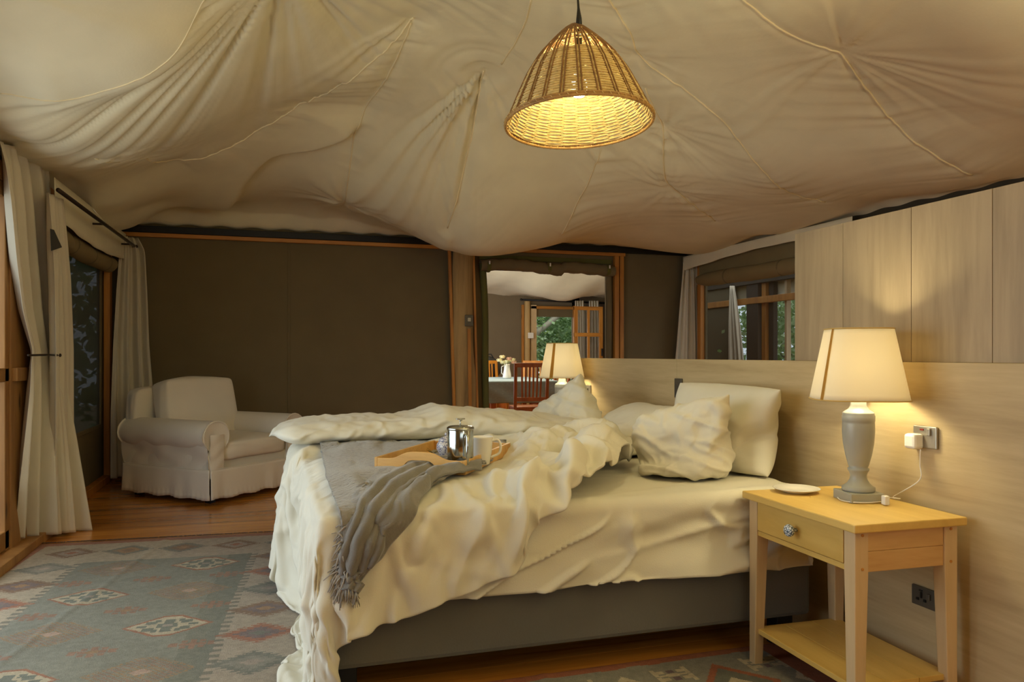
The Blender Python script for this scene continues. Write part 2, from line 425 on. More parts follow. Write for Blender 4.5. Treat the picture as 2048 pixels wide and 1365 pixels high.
# rolled flap above
P = []
for i in range(40):
    x = 2.0 + 1.5 * i / 39; sag = 0.035 * math.sin(i / 39 * PI * 2.4) * (1 if i < 24 else -0.6); ring = []
    for a in range(14):
        an = 2 * PI * a / 14; rr = 0.055 + 0.006 * math.sin(i * 1.3 + a)
        ring.append((x, YB - 0.075 + rr * math.cos(an), 2.035 + sag * 0.6 + rr * 1.1 * math.sin(an)))
    P.append(ring)
MB().grid(P, True).build('rolled_flap', M['olive'], pr, smooth=True)
for x in (2.08, 2.74, 3.42):
    MB().lathe([(0.062, -0.02), (0.066, 0), (0.062, 0.02)], 16, (0, 0, 0), False).xf(Matrix.Translation((x, YB - 0.075, 2.03)) @ Matrix.Rotation(PI / 2, 4, 'Y')).build('strap', M['olive_green'], pr, smooth=True)
    B((x, YB - 0.145, 2.06), (0.014, 0.012, 0.035)).build('toggle', M['white'], pr, bevel=0.003)
for x, w in ((3.545, 0.05), (3.605, 0.045)):
    B((x, YB - 0.035, 1.10), (w, 0.05, 2.19)).build('jamb', M['pine_trim'], pr, bevel=0.003)
B((2.75, YB - 0.012, 2.13), (1.5, 0.014, 0.05)).build('canvas_hem', M['olive_green'], pr, bevel=0.003)

# ---- rolled canvas blinds over the two screens
def blind(name, x, y0, y1, z, r, label, wob):
    P = []; n = 44
    for i in range(n):
        t = i / (n - 1); y = y0 + (y1 - y0) * t; ring = []
        rr0 = r * (0.80 + 0.2 * math.sin(PI * min(1, t * 6)) if t < 1 / 6 else 1) * (0.5 + 0.5 * min(1, (1 - t) * 12 + 0.2))
        for a in range(16):
            an = 2 * PI * a / 16; rr = rr0 * (1 + wob * math.sin(3 * an + y * 7) + wob * 0.6 * math.sin(y * 23))
            ring.append((x + rr * math.cos(an), y, z - 0.02 * math.sin(PI * t) + rr * math.sin(an)))
        P.append(ring)
    o = MB().grid(P, True).build(name, M['roller'], None, smooth=True)
    P2 = [[(x + (0.01 if x > 0 else -0.01), y0 + (y1 - y0) * t, zz) for t in np.linspace(0, 1, 12)] for zz in (z, z + 0.2)]
    MB().grid(P2).build('canvas_flap', M['roller'], o, thick=0.004)
    for t in (0.2, 0.5, 0.8):
        y = y0 + (y1 - y0) * t
        MB().lathe([(r * 1.02, -0.012), (r * 1.05, 0), (r * 1.02, 0.012)], 16, (0, 0, 0), False).xf(Matrix.Translation((x, y, z - 0.02 * math.sin(PI * t))) @ Matrix.Rotation(PI / 2, 4, 'X')).build('tie_strap', M['olive'], o, smooth=True)
    return tag(o, label, 'blind')
blind('rolled_blind', XL + 0.075, 5.6, 7.42, 1.90, 0.07, 'thick khaki canvas blind rolled up above the left mesh window', 0.03)
blind('rolled_blind', XR - 0.08, 4.4, 7.30, 1.925, 0.075, 'khaki canvas blind rolled up above the mesh window on the right', 0.05)

# ---- headboard partition
hb = empty('wall_partition', (HX, 0, 0), kind='structure')
for a, b in ((0.3, 1.62), (1.62, 3.64), (3.64, HY1)):
    B((0.035, (a + b) / 2, HZ / 2), (0.07, b - a - 0.002, HZ)).build('lower_panel', M['laminate'], hb, bevel=0.0015)
for a, b in ((0.3, 1.46), (1.46, 1.78), (1.78, 2.09), (2.09, 2.42), (2.42, 2.705)):
    B((0.065, (a + b) / 2, (HZ + 1.625) / 2), (0.07, b - a - 0.002, 1.625 - HZ)).build('upper_panel', M['laminate_v'], hb, bevel=0.0012)

# ---- ceiling liner ------------------------------------------------
CP = []
for x in np.linspace(XL, XR, 7): CP.append((x, YB, 2.31))
for y_ in (4.4, 5.0, 5.6, 6.2, 6.8, 7.2): CP.append((-1.18, y_, 2.20))
for y_ in (2.6, 3.4, 4.2, 5.0): CP.append((4.28, y_, 2.235))
for y_ in (5.8, 6.6, 7.2): CP.append((4.28, y_, 2.19))
for x in (-0.9, -0.4, 0.1, 0.6): CP.append((x, 7.48, 2.46))
for yy in (-3, -1.5, 0, 1.5, 3, 4.5, 6): CP += [(XL, yy, 2.33), (XR, yy, 2.27)]
for u, v, d in ((0, 187, 3.5), (160, 178, 3.65), (300, 130, 3.6), (410, 0, 3.41), (827, 50, 4.6), (700, 165, 5.0), (560, 225, 5.3), (430, 300, 5.45), (330, 325, 5.4), (180, 325, 5.0),
                (735, 215, 5.6), (705, 290, 5.95), (695, 405, 6.55), (560, 300, 5.95), (460, 400, 6.6), (300, 400, 6.2), (965, 165, 5.2), (945, 290, 5.85), (905, 430, 6.4), (950, 500, 6.7), (860, 485, 6.8), (760, 440, 6.9),
                (1090, 490, 7.0), (1190, 470, 7.3), (1280, 120, 4.6), (1330, 270, 5.4), (1325, 360, 5.9), (1420, 440, 6.6), (1440, 240, 4.9), (1540, 360, 5.3), (1625, 400, 5.7), (1480, 0, 3.7), (1690, 110, 3.9),
                (1750, 210, 4.3), (1810, 280, 4.5), (1940, 350, 4.65), (1024, 0, 4.2), (600, 0, 3.9), (200, 0, 3.1), (0, 0, 2.9), (1800, 0, 3.3), (2048, 0, 3.0), (2040, 200, 3.7), (1100, 330, 6.1)):
    CP.append(tuple(atd(u, v, d)))
for x, yy, z in ((1.55, 2, 3.35), (1.55, 0.5, 3.4), (1.55, -1.5, 3.4), (1.55, -3, 3.4), (-0.2, 0, 2.75), (-0.2, -2, 2.75), (3.2, 0, 2.8), (3.2, -2, 2.8), (-0.2, 1.6, 2.72), (3.2, 1.6, 2.8)): CP.append((x, yy, z))
CP = np.array(CP)
def tps_fit(P, lam=0.02):
    n = len(P); d = np.linalg.norm(P[:, None, :2] - P[None, :, :2], axis=2); K = d ** 2 * np.log(d + 1e-9)
    A = np.zeros((n + 3, n + 3)); A[:n, :n] = K + lam * np.eye(n); A[:n, n] = 1; A[:n, n + 1:] = P[:, :2]; A[n, :n] = 1; A[n + 1:, :n] = P[:, :2].T
    return np.linalg.solve(A, np.concatenate([P[:, 2], np.zeros(3)]))
_w = tps_fit(CP)
def zbase(x, y):
    x = np.asarray(x, float); y = np.asarray(y, float)
    d = np.sqrt((x[..., None] - CP[:, 0]) ** 2 + (y[..., None] - CP[:, 1]) ** 2)
    return (d ** 2 * np.log(d + 1e-9)) @ _w[:-3] + _w[-3] + _w[-2] * x + _w[-1] * y
def hit(u, v):
    r = ray(u, v); ds = np.linspace(2.0, 9.0, 500); x, yy, z = r[0] * ds, r[1] * ds, CH + r[2] * ds
    g = zbase(x, yy) - z; ok = np.where((g[:-1] > 0) & (g[1:] <= 0))[0]
    i = ok[0] if len(ok) else int(np.argmin(np.abs(g))); return np.array([x[i], yy[i]])
SEAMS = {  # stitched seams, each as points seen in the photo
    'a': [(0, 187), (90, 183), (160, 174), (240, 150), (300, 125), (345, 90), (380, 45), (410, 0)],
    'b': [(827, 48), (780, 100), (700, 165), (640, 195), (560, 228), (490, 270), (430, 300), (330, 325), (190, 325)],
    'c': [(822, 60), (795, 125), (760, 185), (733, 218), (708, 270), (702, 320), (695, 372), (688, 412)],
    'e': [(967, 165), (955, 230), (945, 290), (930, 350), (912, 420), (895, 470)],
    'f': [(1203, 300), (1180, 360), (1150, 420), (1122, 470)],
    'g': [(1215, 0), (1240, 40), (1262, 70), (1272, 118), (1310, 150), (1370, 185), (1440, 240), (1490, 300), (1540, 360), (1580, 390), (1650, 405)],
    'h': [(1290, 185), (1312, 235), (1327, 262), (1326, 330), (1332, 375), (1375, 405), (1430, 445)],
    'i': [(1480, 0), (1530, 40), (1590, 80), (1640, 97), (1682, 110), (1720, 165), (1765, 225), (1810, 275), (1870, 315), (1945, 355)],
    'd': [(735, 225), (690, 258), (620, 280), (545, 290), (515, 312), (480, 355), (440, 408)],
    'j': [(1062, 0), (1050, 50), (1030, 95), (1003, 140)]}
SX = {}
for kname, pl in SEAMS.items():
    q = np.array([hit(*p) for p in pl]); q = np.concatenate([[q[0] * (1 - t) + q[1] * t] if False else q[:1] for t in (0,)] + [np.array([q[i] * (1 - t) + q[i + 1] * t for t in np.linspace(0, 1, 9)[1:]]) for i in range(len(q) - 1)])
    for _ in range(6): q[1:-1] = (q[:-2] + 2 * q[1:-1] + q[2:]) / 4
    SX[kname] = q
gx = np.linspace(XL - 0.02, XR + 0.02, 330); gy = np.concatenate([np.linspace(YF, 1.9, 60)[:-1], np.linspace(1.9, YB, 400)])
GX, GY = np.meshgrid(gx, gy); GZ = zbase(GX, GY)
GZ += 0.012 * noise2(GX, GY, 2.0, 3)
def seam_field(pl):
    best = np.full(GX.shape, 1e9); S = np.zeros(GX.shape); sd = np.zeros(GX.shape); acc = 0
    for a, b in zip(pl[:-1], pl[1:]):
        d = b - a; L = math.hypot(*d) + 1e-9; t = np.clip(((GX - a[0]) * d[0] + (GY - a[1]) * d[1]) / L ** 2, 0, 1)
        dx, dy = GX - a[0] - d[0] * t, GY - a[1] - d[1] * t; dist = np.hypot(dx, dy); m = dist < best
        best = np.where(m, dist, best); S = np.where(m, acc + t * L, S); sd = np.where(m, np.sign(d[0] * dy - d[1] * dx), sd); acc += L
    return best, S, sd, acc
def lip(key, h, L, L2, side):
    """the cloth on one side of a line hangs lower than on the other"""
    global GZ
    d, S, sd, tot = seam_field(SX[key]); e = smoothstep(0, 0.25, S) * smoothstep(0, 0.25, tot - S)
    GZ = GZ - h * e * np.where(sd == side, np.exp(-(d / L) ** 2), np.exp(-(d / L2) ** 2))
def n1(s, seed): return noise2(s, s * 0 + 0.37 * seed, 1.0, seed)
def ridg(x): return np.clip(x, -1, 1)
def gather(key, A, L, freq, slant=0.0, pos=1.0, neg=1.0, crease=0.01, cw=0.05, lift=0.0):
    global GZ
    d, S, sd, tot = seam_field(SX[key])
    w = np.where(sd > 0, pos, neg) * np.exp(-d / L) * smoothstep(0, 0.10, tot - S + 0.0 * d + 0.05)
    ph = (S + slant * d * 1.0) * freq
    fold = n1(ph, ord(key)) * 1.2 + 0.5 * n1(ph * 2.3, ord(key) + 3)
    GZ = GZ + A * w * fold * (1 + 0.5 * n1(S * 2, 9)) + crease * np.exp(-(d / cw) ** 2) + lift * np.exp(-d / 0.35)
def fan(u, v, reach, A, nf, a0=None, a1=None, seed=1, lift=0.0, r0=0.04):
    """folds radiating from a point where the cloth is tied up"""
    global GZ
    c = hit(u, v); dx, dy = GX - c[0], GY - c[1]; r = np.hypot(dx, dy); an = np.arctan2(dy, dx)
    w = smoothstep(0, r0 * 3, r) * np.exp(-(r / reach) ** 1.6)
    if a0 is not None:
        am = (a0 + a1) / 2; hw = abs(a1 - a0) / 2; da = np.abs((an - am + PI) % (2 * PI) - PI); w = w * smoothstep(hw + 0.25, hw - 0.15, da)
    f = n1(an * nf + 0.2 * r, seed) + 0.5 * n1(an * nf * 2.1 + 0.3 * r, seed + 5)
    GZ = GZ + A * w * f + lift * np.exp(-r / 0.22)
def ang(u0, v0, u1, v1):
    a, b = hit(u0, v0), hit(u1, v1); return math.atan2(b[1] - a[1], b[0] - a[0])
lip('a', 0.06, 0.45, 0.12, -1)
def fan_from_a(u, v, A, nf, L, seed):
    global GZ
    d, S, sd, tot = seam_field(SX['a']); c = hit(u, v); dx, dy = GX - c[0], GY - c[1]; an = np.arctan2(dy, dx); r = np.hypot(dx, dy)
    f = n1(an * nf, seed) + 0.35 * n1(an * nf * 2.3, seed + 2); f = np.where(f > 0, f * 1.3, f * 0.5)
    GZ = GZ + A * f * (sd > 0) * smoothstep(0, .05, d) * np.exp(-(d / L) ** 1.5) * smoothstep(0.1, .5, r)
fan_from_a(560, -60, 0.11, 13, 0.9, 31)
gather('a', 0.008, 0.06, 26, 0, 1.0, 0.3, 0, 0.05)
gather('b', 0.022, 0.16, 17, 0.3, 1, 1, 0.006, 0.05)
gather('c', 0.010, 0.15, 14, 0.2, 1, 1, 0.02, 0.06)
gather('e', 0.045, 0.30, 7, 1.6, 1.0, 0.55, 0.03, 0.05, 0.03)
gather('f', 0.030, 0.25, 9, 0.8, 1, 1, 0.0, 0.05)
gather('g', 0.012, 0.20, 15, 0.4, 1, 1, 0.008, 0.04)
gather('h', 0.020, 0.20, 12, 0.4, 1, 1, 0.012, 0.04)
gather('i', 0.016, 0.30, 11, 0.3, 1, 0.8, 0.008, 0.04)
lip('d', 0.10, 0.5, 0.07, 1)
fan(967, 165, 1.5, 0.17, 9.0, ang(967, 165, 680, 400), ang(967, 165, 925, 440), 4, 0.035)
fan(967, 165, 0.9, 0.03, 7.0, ang(967, 165, 930, 440), ang(967, 165, 1120, 400), 6)
fan(1330, 265, 0.45, 0.028, 4.0, None, None, 8, 0.03)
fan(1275, 122, 0.35, 0.012, 4.0, None, None, 5, 0.03)
fan(1685, 110, 0.7, 0.018, 6.0, ang(1685, 110, 1420, 150), ang(1685, 110, 1600, -60), 12, 0.006)
fan(827, 45, 0.7, 0.035, 4.0, ang(827, 45, 600, 160), ang(827, 45, 740, 300), 13, 0.03)
fan(690, 412, 0.35, 0.04, 3.0, None, None, 17, 0.02)
fan(1340, 385, 0.4, 0.025, 4.0, None, None, 21, 0.02)
fan(440, 410, 0.6, 0.04, 3.5, ang(440, 410, 540, 300), ang(440, 410, 640, 330), 23, 0.01)
# settle onto the eaves
edge = np.minimum(np.minimum(GX - XL, XR - GX), YB - GY); e = smoothstep(0.0, 0.16, edge)
GZ = GZ * e + (1 - e) * (2.31 - 0.09 * smoothstep(3.8, 4.2, GX) * smoothstep(7.6, 7.3, GY) - 0.08 * smoothstep(-1.1, -1.3, GX) * smoothstep(7.5, 7.2, GY) + 0.008 * np.sin(GX * 22) + 0.008 * np.sin(GY * 19))
ce = tag(MB().grid(np.stack([GX, GY, GZ], -1)).build('ceiling', M['liner'], None, smooth=True), kind='structure')
def zceil(p):
    i = np.clip(np.searchsorted(gy, p[1]), 1, len(gy) - 1); j = np.clip(np.searchsorted(gx, p[0]), 1, len(gx) - 1)
    ty = (p[1] - gy[i - 1]) / (gy[i] - gy[i - 1]); tx = (p[0] - gx[j - 1]) / (gx[j] - gx[j - 1])
    return float((GZ[i - 1, j - 1] * (1 - tx) + GZ[i - 1, j] * tx) * (1 - ty) + (GZ[i, j - 1] * (1 - tx) + GZ[i, j] * tx) * ty)
for kname, q in SX.items():
    if kname == 'd': continue
    MB().tube([(p[0], p[1], zceil(p) - 0.001) for p in q], 0.0062 if kname != 'a' else 0.0035, 6).build('seam', M['liner_seam'], ce, smooth=True)
# short valances of the liner hanging at the eaves
def valance(name, path, drop, mat, parent, wav=0.02):
    P = []
    n = 90
    for k in range(7):
        row = []
        for i in range(n):
            t = i / (n - 1); p = path(t); dr = drop(t) * k / 6
            row.append((p[0] + wav * math.sin(t * 31 + k * .4) * k / 6, p[1] + wav * math.sin(t * 23 + 1 + k * .5) * k / 6, p[2] - dr))
        P.append(row)
    return MB().grid(P).build(name, mat, parent, smooth=True, thick=0.003)
valance('valance', lambda t: (XL + 0.16, 5.26 + 2.29 * t, 2.20), lambda t: 0.22 + 0.06 * math.sin(PI * t) ** 0.8, M['liner'], ce, 0.005)
valance('valance', lambda t: (XR - 0.16, 4.9 + 2.6 * t, 2.20), lambda t: 0.13 - 0.04 * math.sin(PI * t * 1.2), M['liner'], ce, 0.01)
# ================================================================== BED AND BEDDING
BX0, BX1, BY0, BY1 = 0.15, 1.95, 2.44, 4.42
bed = empty('bed', (1.05, 3.43, 0), label='wide bed with grey suede base and white mattress against the pale wood headboard', cat='bed')
def W(mb, o): return mb.xf(Matrix.Translation(-o.location))
W(B(((BX0 + BX1) / 2, (BY0 + BY1) / 2, 0.235), (BX1 - BX0, BY1 - BY0, 0.225)), bed).build('bed_base', M['bed_base'], bed, bevel=0.018)
for x, yy in ((0.21, 2.51), (1.86, 2.51), (0.21, 4.34), (1.86, 4.34)):
    W(B((x, yy, 0.062), (0.07, 0.07, 0.124)), bed).build('leg', M['black'], bed, bevel=0.004)
W(B((1.04, 3.43, 0.47), (1.74, 1.94, 0.25)), bed).build('mattress', M['sheet'], bed, bevel=0.05)

def drape_point(x0, x1, y0, y1, p, q, top, rad, flare):
    """unrolled point (p,q) -> place on a box with rounded drop; corners fall as cones"""
    cx, cy = np.clip(p, x0, x1), np.clip(q, y0, y1); dx, dy = p - cx, q - cy; r = np.hypot(dx, dy) + 1e-9
    a = np.clip(r / rad, 0, PI / 2); lat = rad * np.sin(a) + flare * np.maximum(0, r - rad * PI / 2); dz = rad * (1 - np.cos(a)) + np.maximum(0, r - rad * PI / 2)
    return np.stack([cx + dx / r * lat, cy + dy / r * lat, top - dz], -1)
def grid_obj(P, name='cloth'):
    return MB().grid(P).build(name, None, None)
def normals(P):
    du = np.gradient(P, axis=1); dv = np.gradient(P, axis=0); n = np.cross(du, dv); return n / (np.linalg.norm(n, axis=-1, keepdims=True) + 1e-9)

# fitted sheet over the mattress, loose at the hem
U, V = np.meshgrid(np.linspace(0.17 - 0.27, 1.945 , 300), np.linspace(2.43 - 0.285, 4.43 + 0.27, 300))
P = drape_point(0.17, 1.90, 2.46, 4.41, U, V, 0.615, 0.045, 0.02)
side = smoothstep(0.02, 0.10, 0.615 - P[..., 2])
w = 0.5 * np.clip(0.10 - np.abs(noise2(U * 1.6 + 0.8 * V, V * 5.0 - U * 2.6, 1.7, 22)), 0, 1) * 8 * (0.4 + side) * 0.9 + 0.7 * (0.25 - np.abs(noise2(U * 0.9 + 0.3 * V, V * 6.0 - U * 1.2, 1.3, 12))) * 1.6 + 0.55 * noise2(U * 1.0 + 0.3 * V, V * 5.0, 1.4, 2) + 0.45 * noise2(U * 4 + V * 3, V * 9 + U, 1.3, 5) * (noise2(U, V, 1.5, 8) + 0.5)
P = P + normals(P) * (w * (0.012 + 0.030 * side))[..., None]
P[..., 1] -= 0.012 * side * smoothstep(0.45, 0.35, P[..., 2]) * (V < 3)
P[..., 2] = np.maximum(P[..., 2], 0.325 + 0.012 * np.sin(U * 7))
MB().grid(P).xf(Matrix.Translation(-bed.location)).build('fitted_sheet', M['sheet'], bed, smooth=True, thick=0.004)

# ---- cloth simulation helper: everything that should crease is relaxed together
CLOTHS = []
def make_cloth(P, pin=None, shrink=0.0, bend=0.5, mass=0.3, pressure=None, closed=False, tens=15, self_c=False, dist=0.008, obj=None, air=1.0, grav=1.0):
    o = obj or grid_obj(P)
    md = o.modifiers.new('cloth', 'CLOTH'); s = md.settings
    s.quality = 5; s.mass = mass; s.bending_stiffness = bend; s.tension_stiffness = tens; s.compression_stiffness = tens; s.shear_stiffness = 5
    s.shrink_min = shrink; s.air_damping = air
    if pin is not None:
        vg = o.vertex_groups.new(name='pin'); pf = np.asarray(pin).ravel()
        for wv in np.unique(np.round(pf, 2)):
            if wv > 0: vg.add([int(i) for i in np.where(np.round(pf, 2) == wv)[0]], float(wv), 'REPLACE')
        s.vertex_group_mass = 'pin'; s.pin_stiffness = 1.0
    if pressure is not None:
        s.use_pressure = True; s.uniform_pressure_force = pressure
    md.collision_settings.distance_min = dist; md.collision_settings.use_self_collision = self_c
    if self_c: md.collision_settings.self_distance_min = 0.006
    s.effector_weights.gravity = grav
    CLOTHS.append(o); return o
def collider(mb, name='helper_collider'):
    o = mb.build(name, None); c = o.modifiers.new('c', 'COLLISION'); o.collision.thickness_outer = 0.008; o.collision.cloth_friction = 25; return o
def run_cloth(frames):
    for f in range(1, frames + 1): SC.frame_set(f)
    dgp = bpy.context.evaluated_depsgraph_get(); out = []
    for o in CLOTHS:
        e = o.evaluated_get(dgp); n = len(e.data.vertices); a = np.empty(n * 3); e.data.vertices.foreach_get('co', a)
        mw = np.array(o.matrix_world); a = a.reshape(-1, 3) @ mw[:3, :3].T + mw[:3, 3]; out.append(a)
    for o in CLOTHS: bpy.data.objects.remove(o)
    CLOTHS.clear(); SC.frame_set(1); return out

# duvet: cover drawn over the foot and near side, hem running up diagonally to the pillows
ND, MD_ = 176, 176
pk = np.array([-0.60, -0.30, -0.05, 0.0, 0.20, 0.34, 0.55, 0.72, 0.91, 1.10, 1.30, 1.42]); qk = np.array([-0.40, -0.42, -0.38, -0.32, -0.285, -0.25, -0.18, -0.06, 0.06, 0.22, 0.52, 0.72])
pp = np.linspace(-0.62, 1.42, ND); qlo = np.interp(pp, pk, qk)
tt = np.linspace(0, 1, MD_)[:, None]; q = qlo[None] * (1 - tt) + 1.80 * tt; pgrid = np.broadcast_to(pp[None], q.shape)
U, V = 0.16 + pgrid, 2.44 + q
P = drape_point(0.13, 3.0, 2.41, 9.0, U - 0.03, V - 0.03, 0.665, 0.08, 0.14)
def bumpf(x, y, sx, sy, rot, h):
    c, s = math.cos(rot), math.sin(rot); X, Y = (U - x) * c + (V - y) * s, -(U - x) * s + (V - y) * c
    return h * np.exp(-(X / sx) ** 2 - (Y / sy) ** 2)
top = smoothstep(-0.02, 0.10, pgrid) * smoothstep(-0.05, 0.10, q)
hgt = 1.45 * (bumpf(1.28, 2.98, 0.16, 0.30, 0.3, 0.10) + bumpf(1.02, 3.05, 0.09, 0.35, -0.5, 0.07) + bumpf(1.45, 3.35, 0.2, 0.2, 0, 0.09) + bumpf(1.08, 2.66, 0.12, 0.2, -0.6, 0.06) + bumpf(0.85, 2.55, 0.07, 0.16, 0.0, 0.04) + bumpf(1.2, 3.75, 0.4, 0.2, 0, 0.03) - bumpf(1.15, 2.88, 0.05, 0.2, -0.5, 0.06) - bumpf(1.36, 3.12, 0.05, 0.16, 0.4, 0.05))
flat = np.exp(-((U - 0.62) / 0.42) ** 4 - ((V - 3.12) / 0.48) ** 4)
hgt = hgt * (1 - 0.9 * flat)
P[..., 2] += hgt * top
N = normals(P)
vert = smoothstep(0.60, 0.52, P[..., 2])
# hanging folds: run down the drop, wider towards the hem
for a_, b_, sg, hh_ in ((0.80, 0.25, 0.028, 0.04), (0.95, 0.45, 0.03, 0.05), (1.06, 0.55, 0.025, 0.045), (0.66, 0.15, 0.028, 0.035), (0.50, 0.10, 0.03, 0.03), (0.34, 0.05, 0.03, 0.03)):
    dd = (U - a_ - 0.35 * (V - 2.44) + 0.05 * np.sin(V * 9)); P = P + N * (hh_ * np.exp(-(dd / sg) ** 2) * smoothstep(2.44 + b_ + .25, 2.44 + b_ - .1, V) * smoothstep(0.0, 0.15, pgrid))[..., None]
along = np.where(pgrid < 0, V, U + 0.4 * np.minimum(0, q))
fold = noise2(along * 1.0, 0.8 * (V - q) * 0 + 0.0 * U, 7.5, 4) + 0.5 * noise2(along, 0 * U, 16, 6)
P = P + N * (vert * fold * 0.05)[..., None]
crease = np.abs(noise2(U * 1.0 + 0.6 * V, V * 1.6 - U * 0.5, 4.2, 14)); P = P + N * ((0.25 - crease) * 0.09 * (1 - flat) * (1 - vert) * smoothstep(0.6, 1.0, U))[..., None]
pin = np.clip(flat * 1.0, 0, 1) * 0.95; pin = np.where(V > 3.75, 0.9, pin); pin = np.maximum(pin, 0.55 * np.clip(hgt / 0.09, 0, 1) * (top > 0.4)); pin = np.where((U > 0.95) & (top > 0.3), np.maximum(pin, 0.08), pin)
pin = np.maximum(pin, 0.03)
duvet_c = make_cloth(P, pin, shrink=-0.13, bend=0.25, mass=0.25, tens=12)
col1 = collider(B((1.08, 3.41, 0.36), (1.90, 2.04, 0.50)).box((0.9, 3.4, -0.03), (6, 6, 0.06)))

# pillows inflated from two flat sheets
def pillow_cloth(w, h, fill, loc, rot, nx=60, ny=44, press=3.0, shrink=0.0, pinchy=0.0, seed=0):
    P = []
    us, vs = np.linspace(-1, 1, nx), np.linspace(-1, 1, ny); vt = []; fs = []; idx = {}
    rg = np.random.default_rng(seed)
    for sgn in (1, -1):
        for j, b in enumerate(vs):
            for i, a in enumerate(us):
                edge = i in (0, nx - 1) or j in (0, ny - 1); kx = ('e', i, j) if edge else (sgn, i, j); rd = 1 - pinchy * (a * a * b * b) * (0 if (a > 0 and b > 0) else 1)
                if kx in idx: continue
                th = fill * (max(0, 1 - a ** 4) * max(0, 1 - b ** 4)) ** 0.6
                sx = 1 - 0.05 * (1 - b * b) * 0 - 0.06 * (1 - abs(b)) ** 1 * (abs(a) ** 3); sy = 1 - 0.10 * (1 - abs(a)) * abs(b) ** 3
                idx[kx] = len(vt); vt.append((a * w / 2 * sx * rd, b * h / 2 * sy * rd, sgn * th / 2 + (0.004 * rg.standard_normal() if not edge else 0)))
    def g(s, i, j): return idx[('e', i, j)] if (i in (0, nx - 1) or j in (0, ny - 1)) else idx[(s, i, j)]
    for j in range(ny - 1):
        for i in range(nx - 1):
            fs.append((g(1, i, j), g(1, i + 1, j), g(1, i + 1, j + 1), g(1, i, j + 1)))
            fs.append((g(-1, i, j), g(-1, i, j + 1), g(-1, i + 1, j + 1), g(-1, i + 1, j)))
    mb = MB().add(vt, fs); mt = Matrix.Translation(loc) @ rot; mb.xf(mt); mb2 = mb
    o = mb.build('pillow_sim', None)
    return o, fs, vt
PIL = []
E3 = lambda x, y, z: Matrix.Rotation(z, 4, 'Z') @ Matrix.Rotation(y, 4, 'Y') @ Matrix.Rotation(x, 4, 'X')
def frame(ax, ay):
    """columns: width axis, height axis, normal"""
    ax = Vector(ax).normalized(); ay = Vector(ay); ay = (ay - ax * ay.dot(ax)).normalized(); az = ax.cross(ay)
    return Matrix((ax, ay, az)).transposed().to_4x4()
specs = [    # width, height, fill, centre, axes(width, up), seed, label, crumple amount
    (0.80, 0.44, 0.15, (1.90, 2.98, 0.835), frame((0.0, -1, 0.0), (0.28, 0.04, 1)), 1, 'plump smooth white pillow standing upright against the headboard nearest the bedside table', 0.0),
    (0.43, 0.39, 0.22, (1.61, 2.80, 0.775), frame((0.60, -0.80, 0.0), (0.30, 0.10, 0.95)) @ Matrix.Rotation(0.24, 4, 'Z'), 2, 'crumpled white pillow with a pointed corner, leaning in front of the upright pillow', 1.0),
    (0.76, 0.50, 0.20, (1.80, 3.66, 0.74), frame((0, -1, 0.0), (0.8, 0, 0.55)), 3, 'smooth white pillow lying low against the headboard between the others', 0.0),
    (0.46, 0.38, 0.17, (1.54, 4.00, 0.782), frame((0.60, -0.80, 0.0), (0.25, 0.1, 0.95)) @ Matrix.Rotation(0.6, 4, 'Z'), 4, 'creased white pillow propped up below the far lamp', 0.8),
]
for w_, h_, f_, c_, r4, sd_, lb_, cr_ in specs:
    o, fs, vt = pillow_cloth(w_, h_, f_, c_, r4, seed=sd_, pinchy=0.20 * cr_)
    a = np.array([v.co[:] for v in o.data.vertices]).copy()
    loc = (a - np.array(c_)) @ np.array(r4.to_3x3())  # back to local
    # hold a small patch so the pillow keeps its place while it creases
    wgt = np.exp(-((loc[:, 0] / (w_ * 0.25)) ** 2 + (loc[:, 1] / (h_ * 0.25)) ** 2)) * (loc[:, 2] < 0) * 0.9
    if cr_ > 0: wgt = np.maximum(wgt, 0.02)
    make_cloth(None, wgt, shrink=-0.02 - 0.13 * cr_, bend=1.0 - 0.5 * cr_, mass=0.15, pressure=0.7 - 0.3 * cr_, obj=o, tens=12, air=2.0, grav=0.12)
    PIL.append((o, fs, c_, lb_))
outs = run_cloth(26)
bpy.data.objects.remove(col1)
def smooth_grid(A, it=1, k=0.5):
    A = A.copy()
    for _ in range(it):
        B_ = A.copy(); B_[1:-1, 1:-1] = (1 - k) * A[1:-1, 1:-1] + k * (A[:-2, 1:-1] + A[2:, 1:-1] + A[1:-1, :-2] + A[1:-1, 2:]) / 4; A = B_
    return A
def smooth_s(A, it): return smooth_grid(A, it)
DUV = smooth_grid(outs[0].reshape(MD_, ND, 3), 1)
ND_ = normals(DUV); ND_ *= np.sign(ND_[MD_ // 2, ND // 2, 2]); SS, TT = np.meshgrid(np.arange(ND) / ND * 2.0, np.arange(MD_) / MD_ * 2.2)
rd1 = np.clip(0.13 - np.abs(noise2(SS * 1.6 + 0.5 * TT, TT * 0.55 - SS * 0.3, 3.1, 41)), 0, 1) * 0.16
rd2 = np.clip(0.10 - np.abs(noise2(SS * 1.1 - 0.9 * TT, TT * 1.3 + SS * 0.8, 3.7, 43)), 0, 1) * 0.10
fl_ = np.exp(-((DUV[..., 0] - 0.60) / 0.42) ** 4 - ((DUV[..., 1] - 3.15) / 0.50) ** 4)
DUV = DUV + ND_ * (smooth_grid(rd1 + rd2, 2) * (1 - 0.85 * fl_))[..., None]
DUV[..., 2] = np.maximum(DUV[..., 2], 0.012)
duvet = empty('duvet', (0.8, 3.2, 0.6), label='rumpled white duvet spilling over the foot and near side of the bed', cat='duvet')
W(MB().grid(DUV), duvet).build('duvet_cover', M['linen'], duvet, smooth=True, thick=0.012, sub=1)
hem = [DUV[1, i] + np.array([0, -0.004, 0.0]) for i in range(0, ND, 2)]
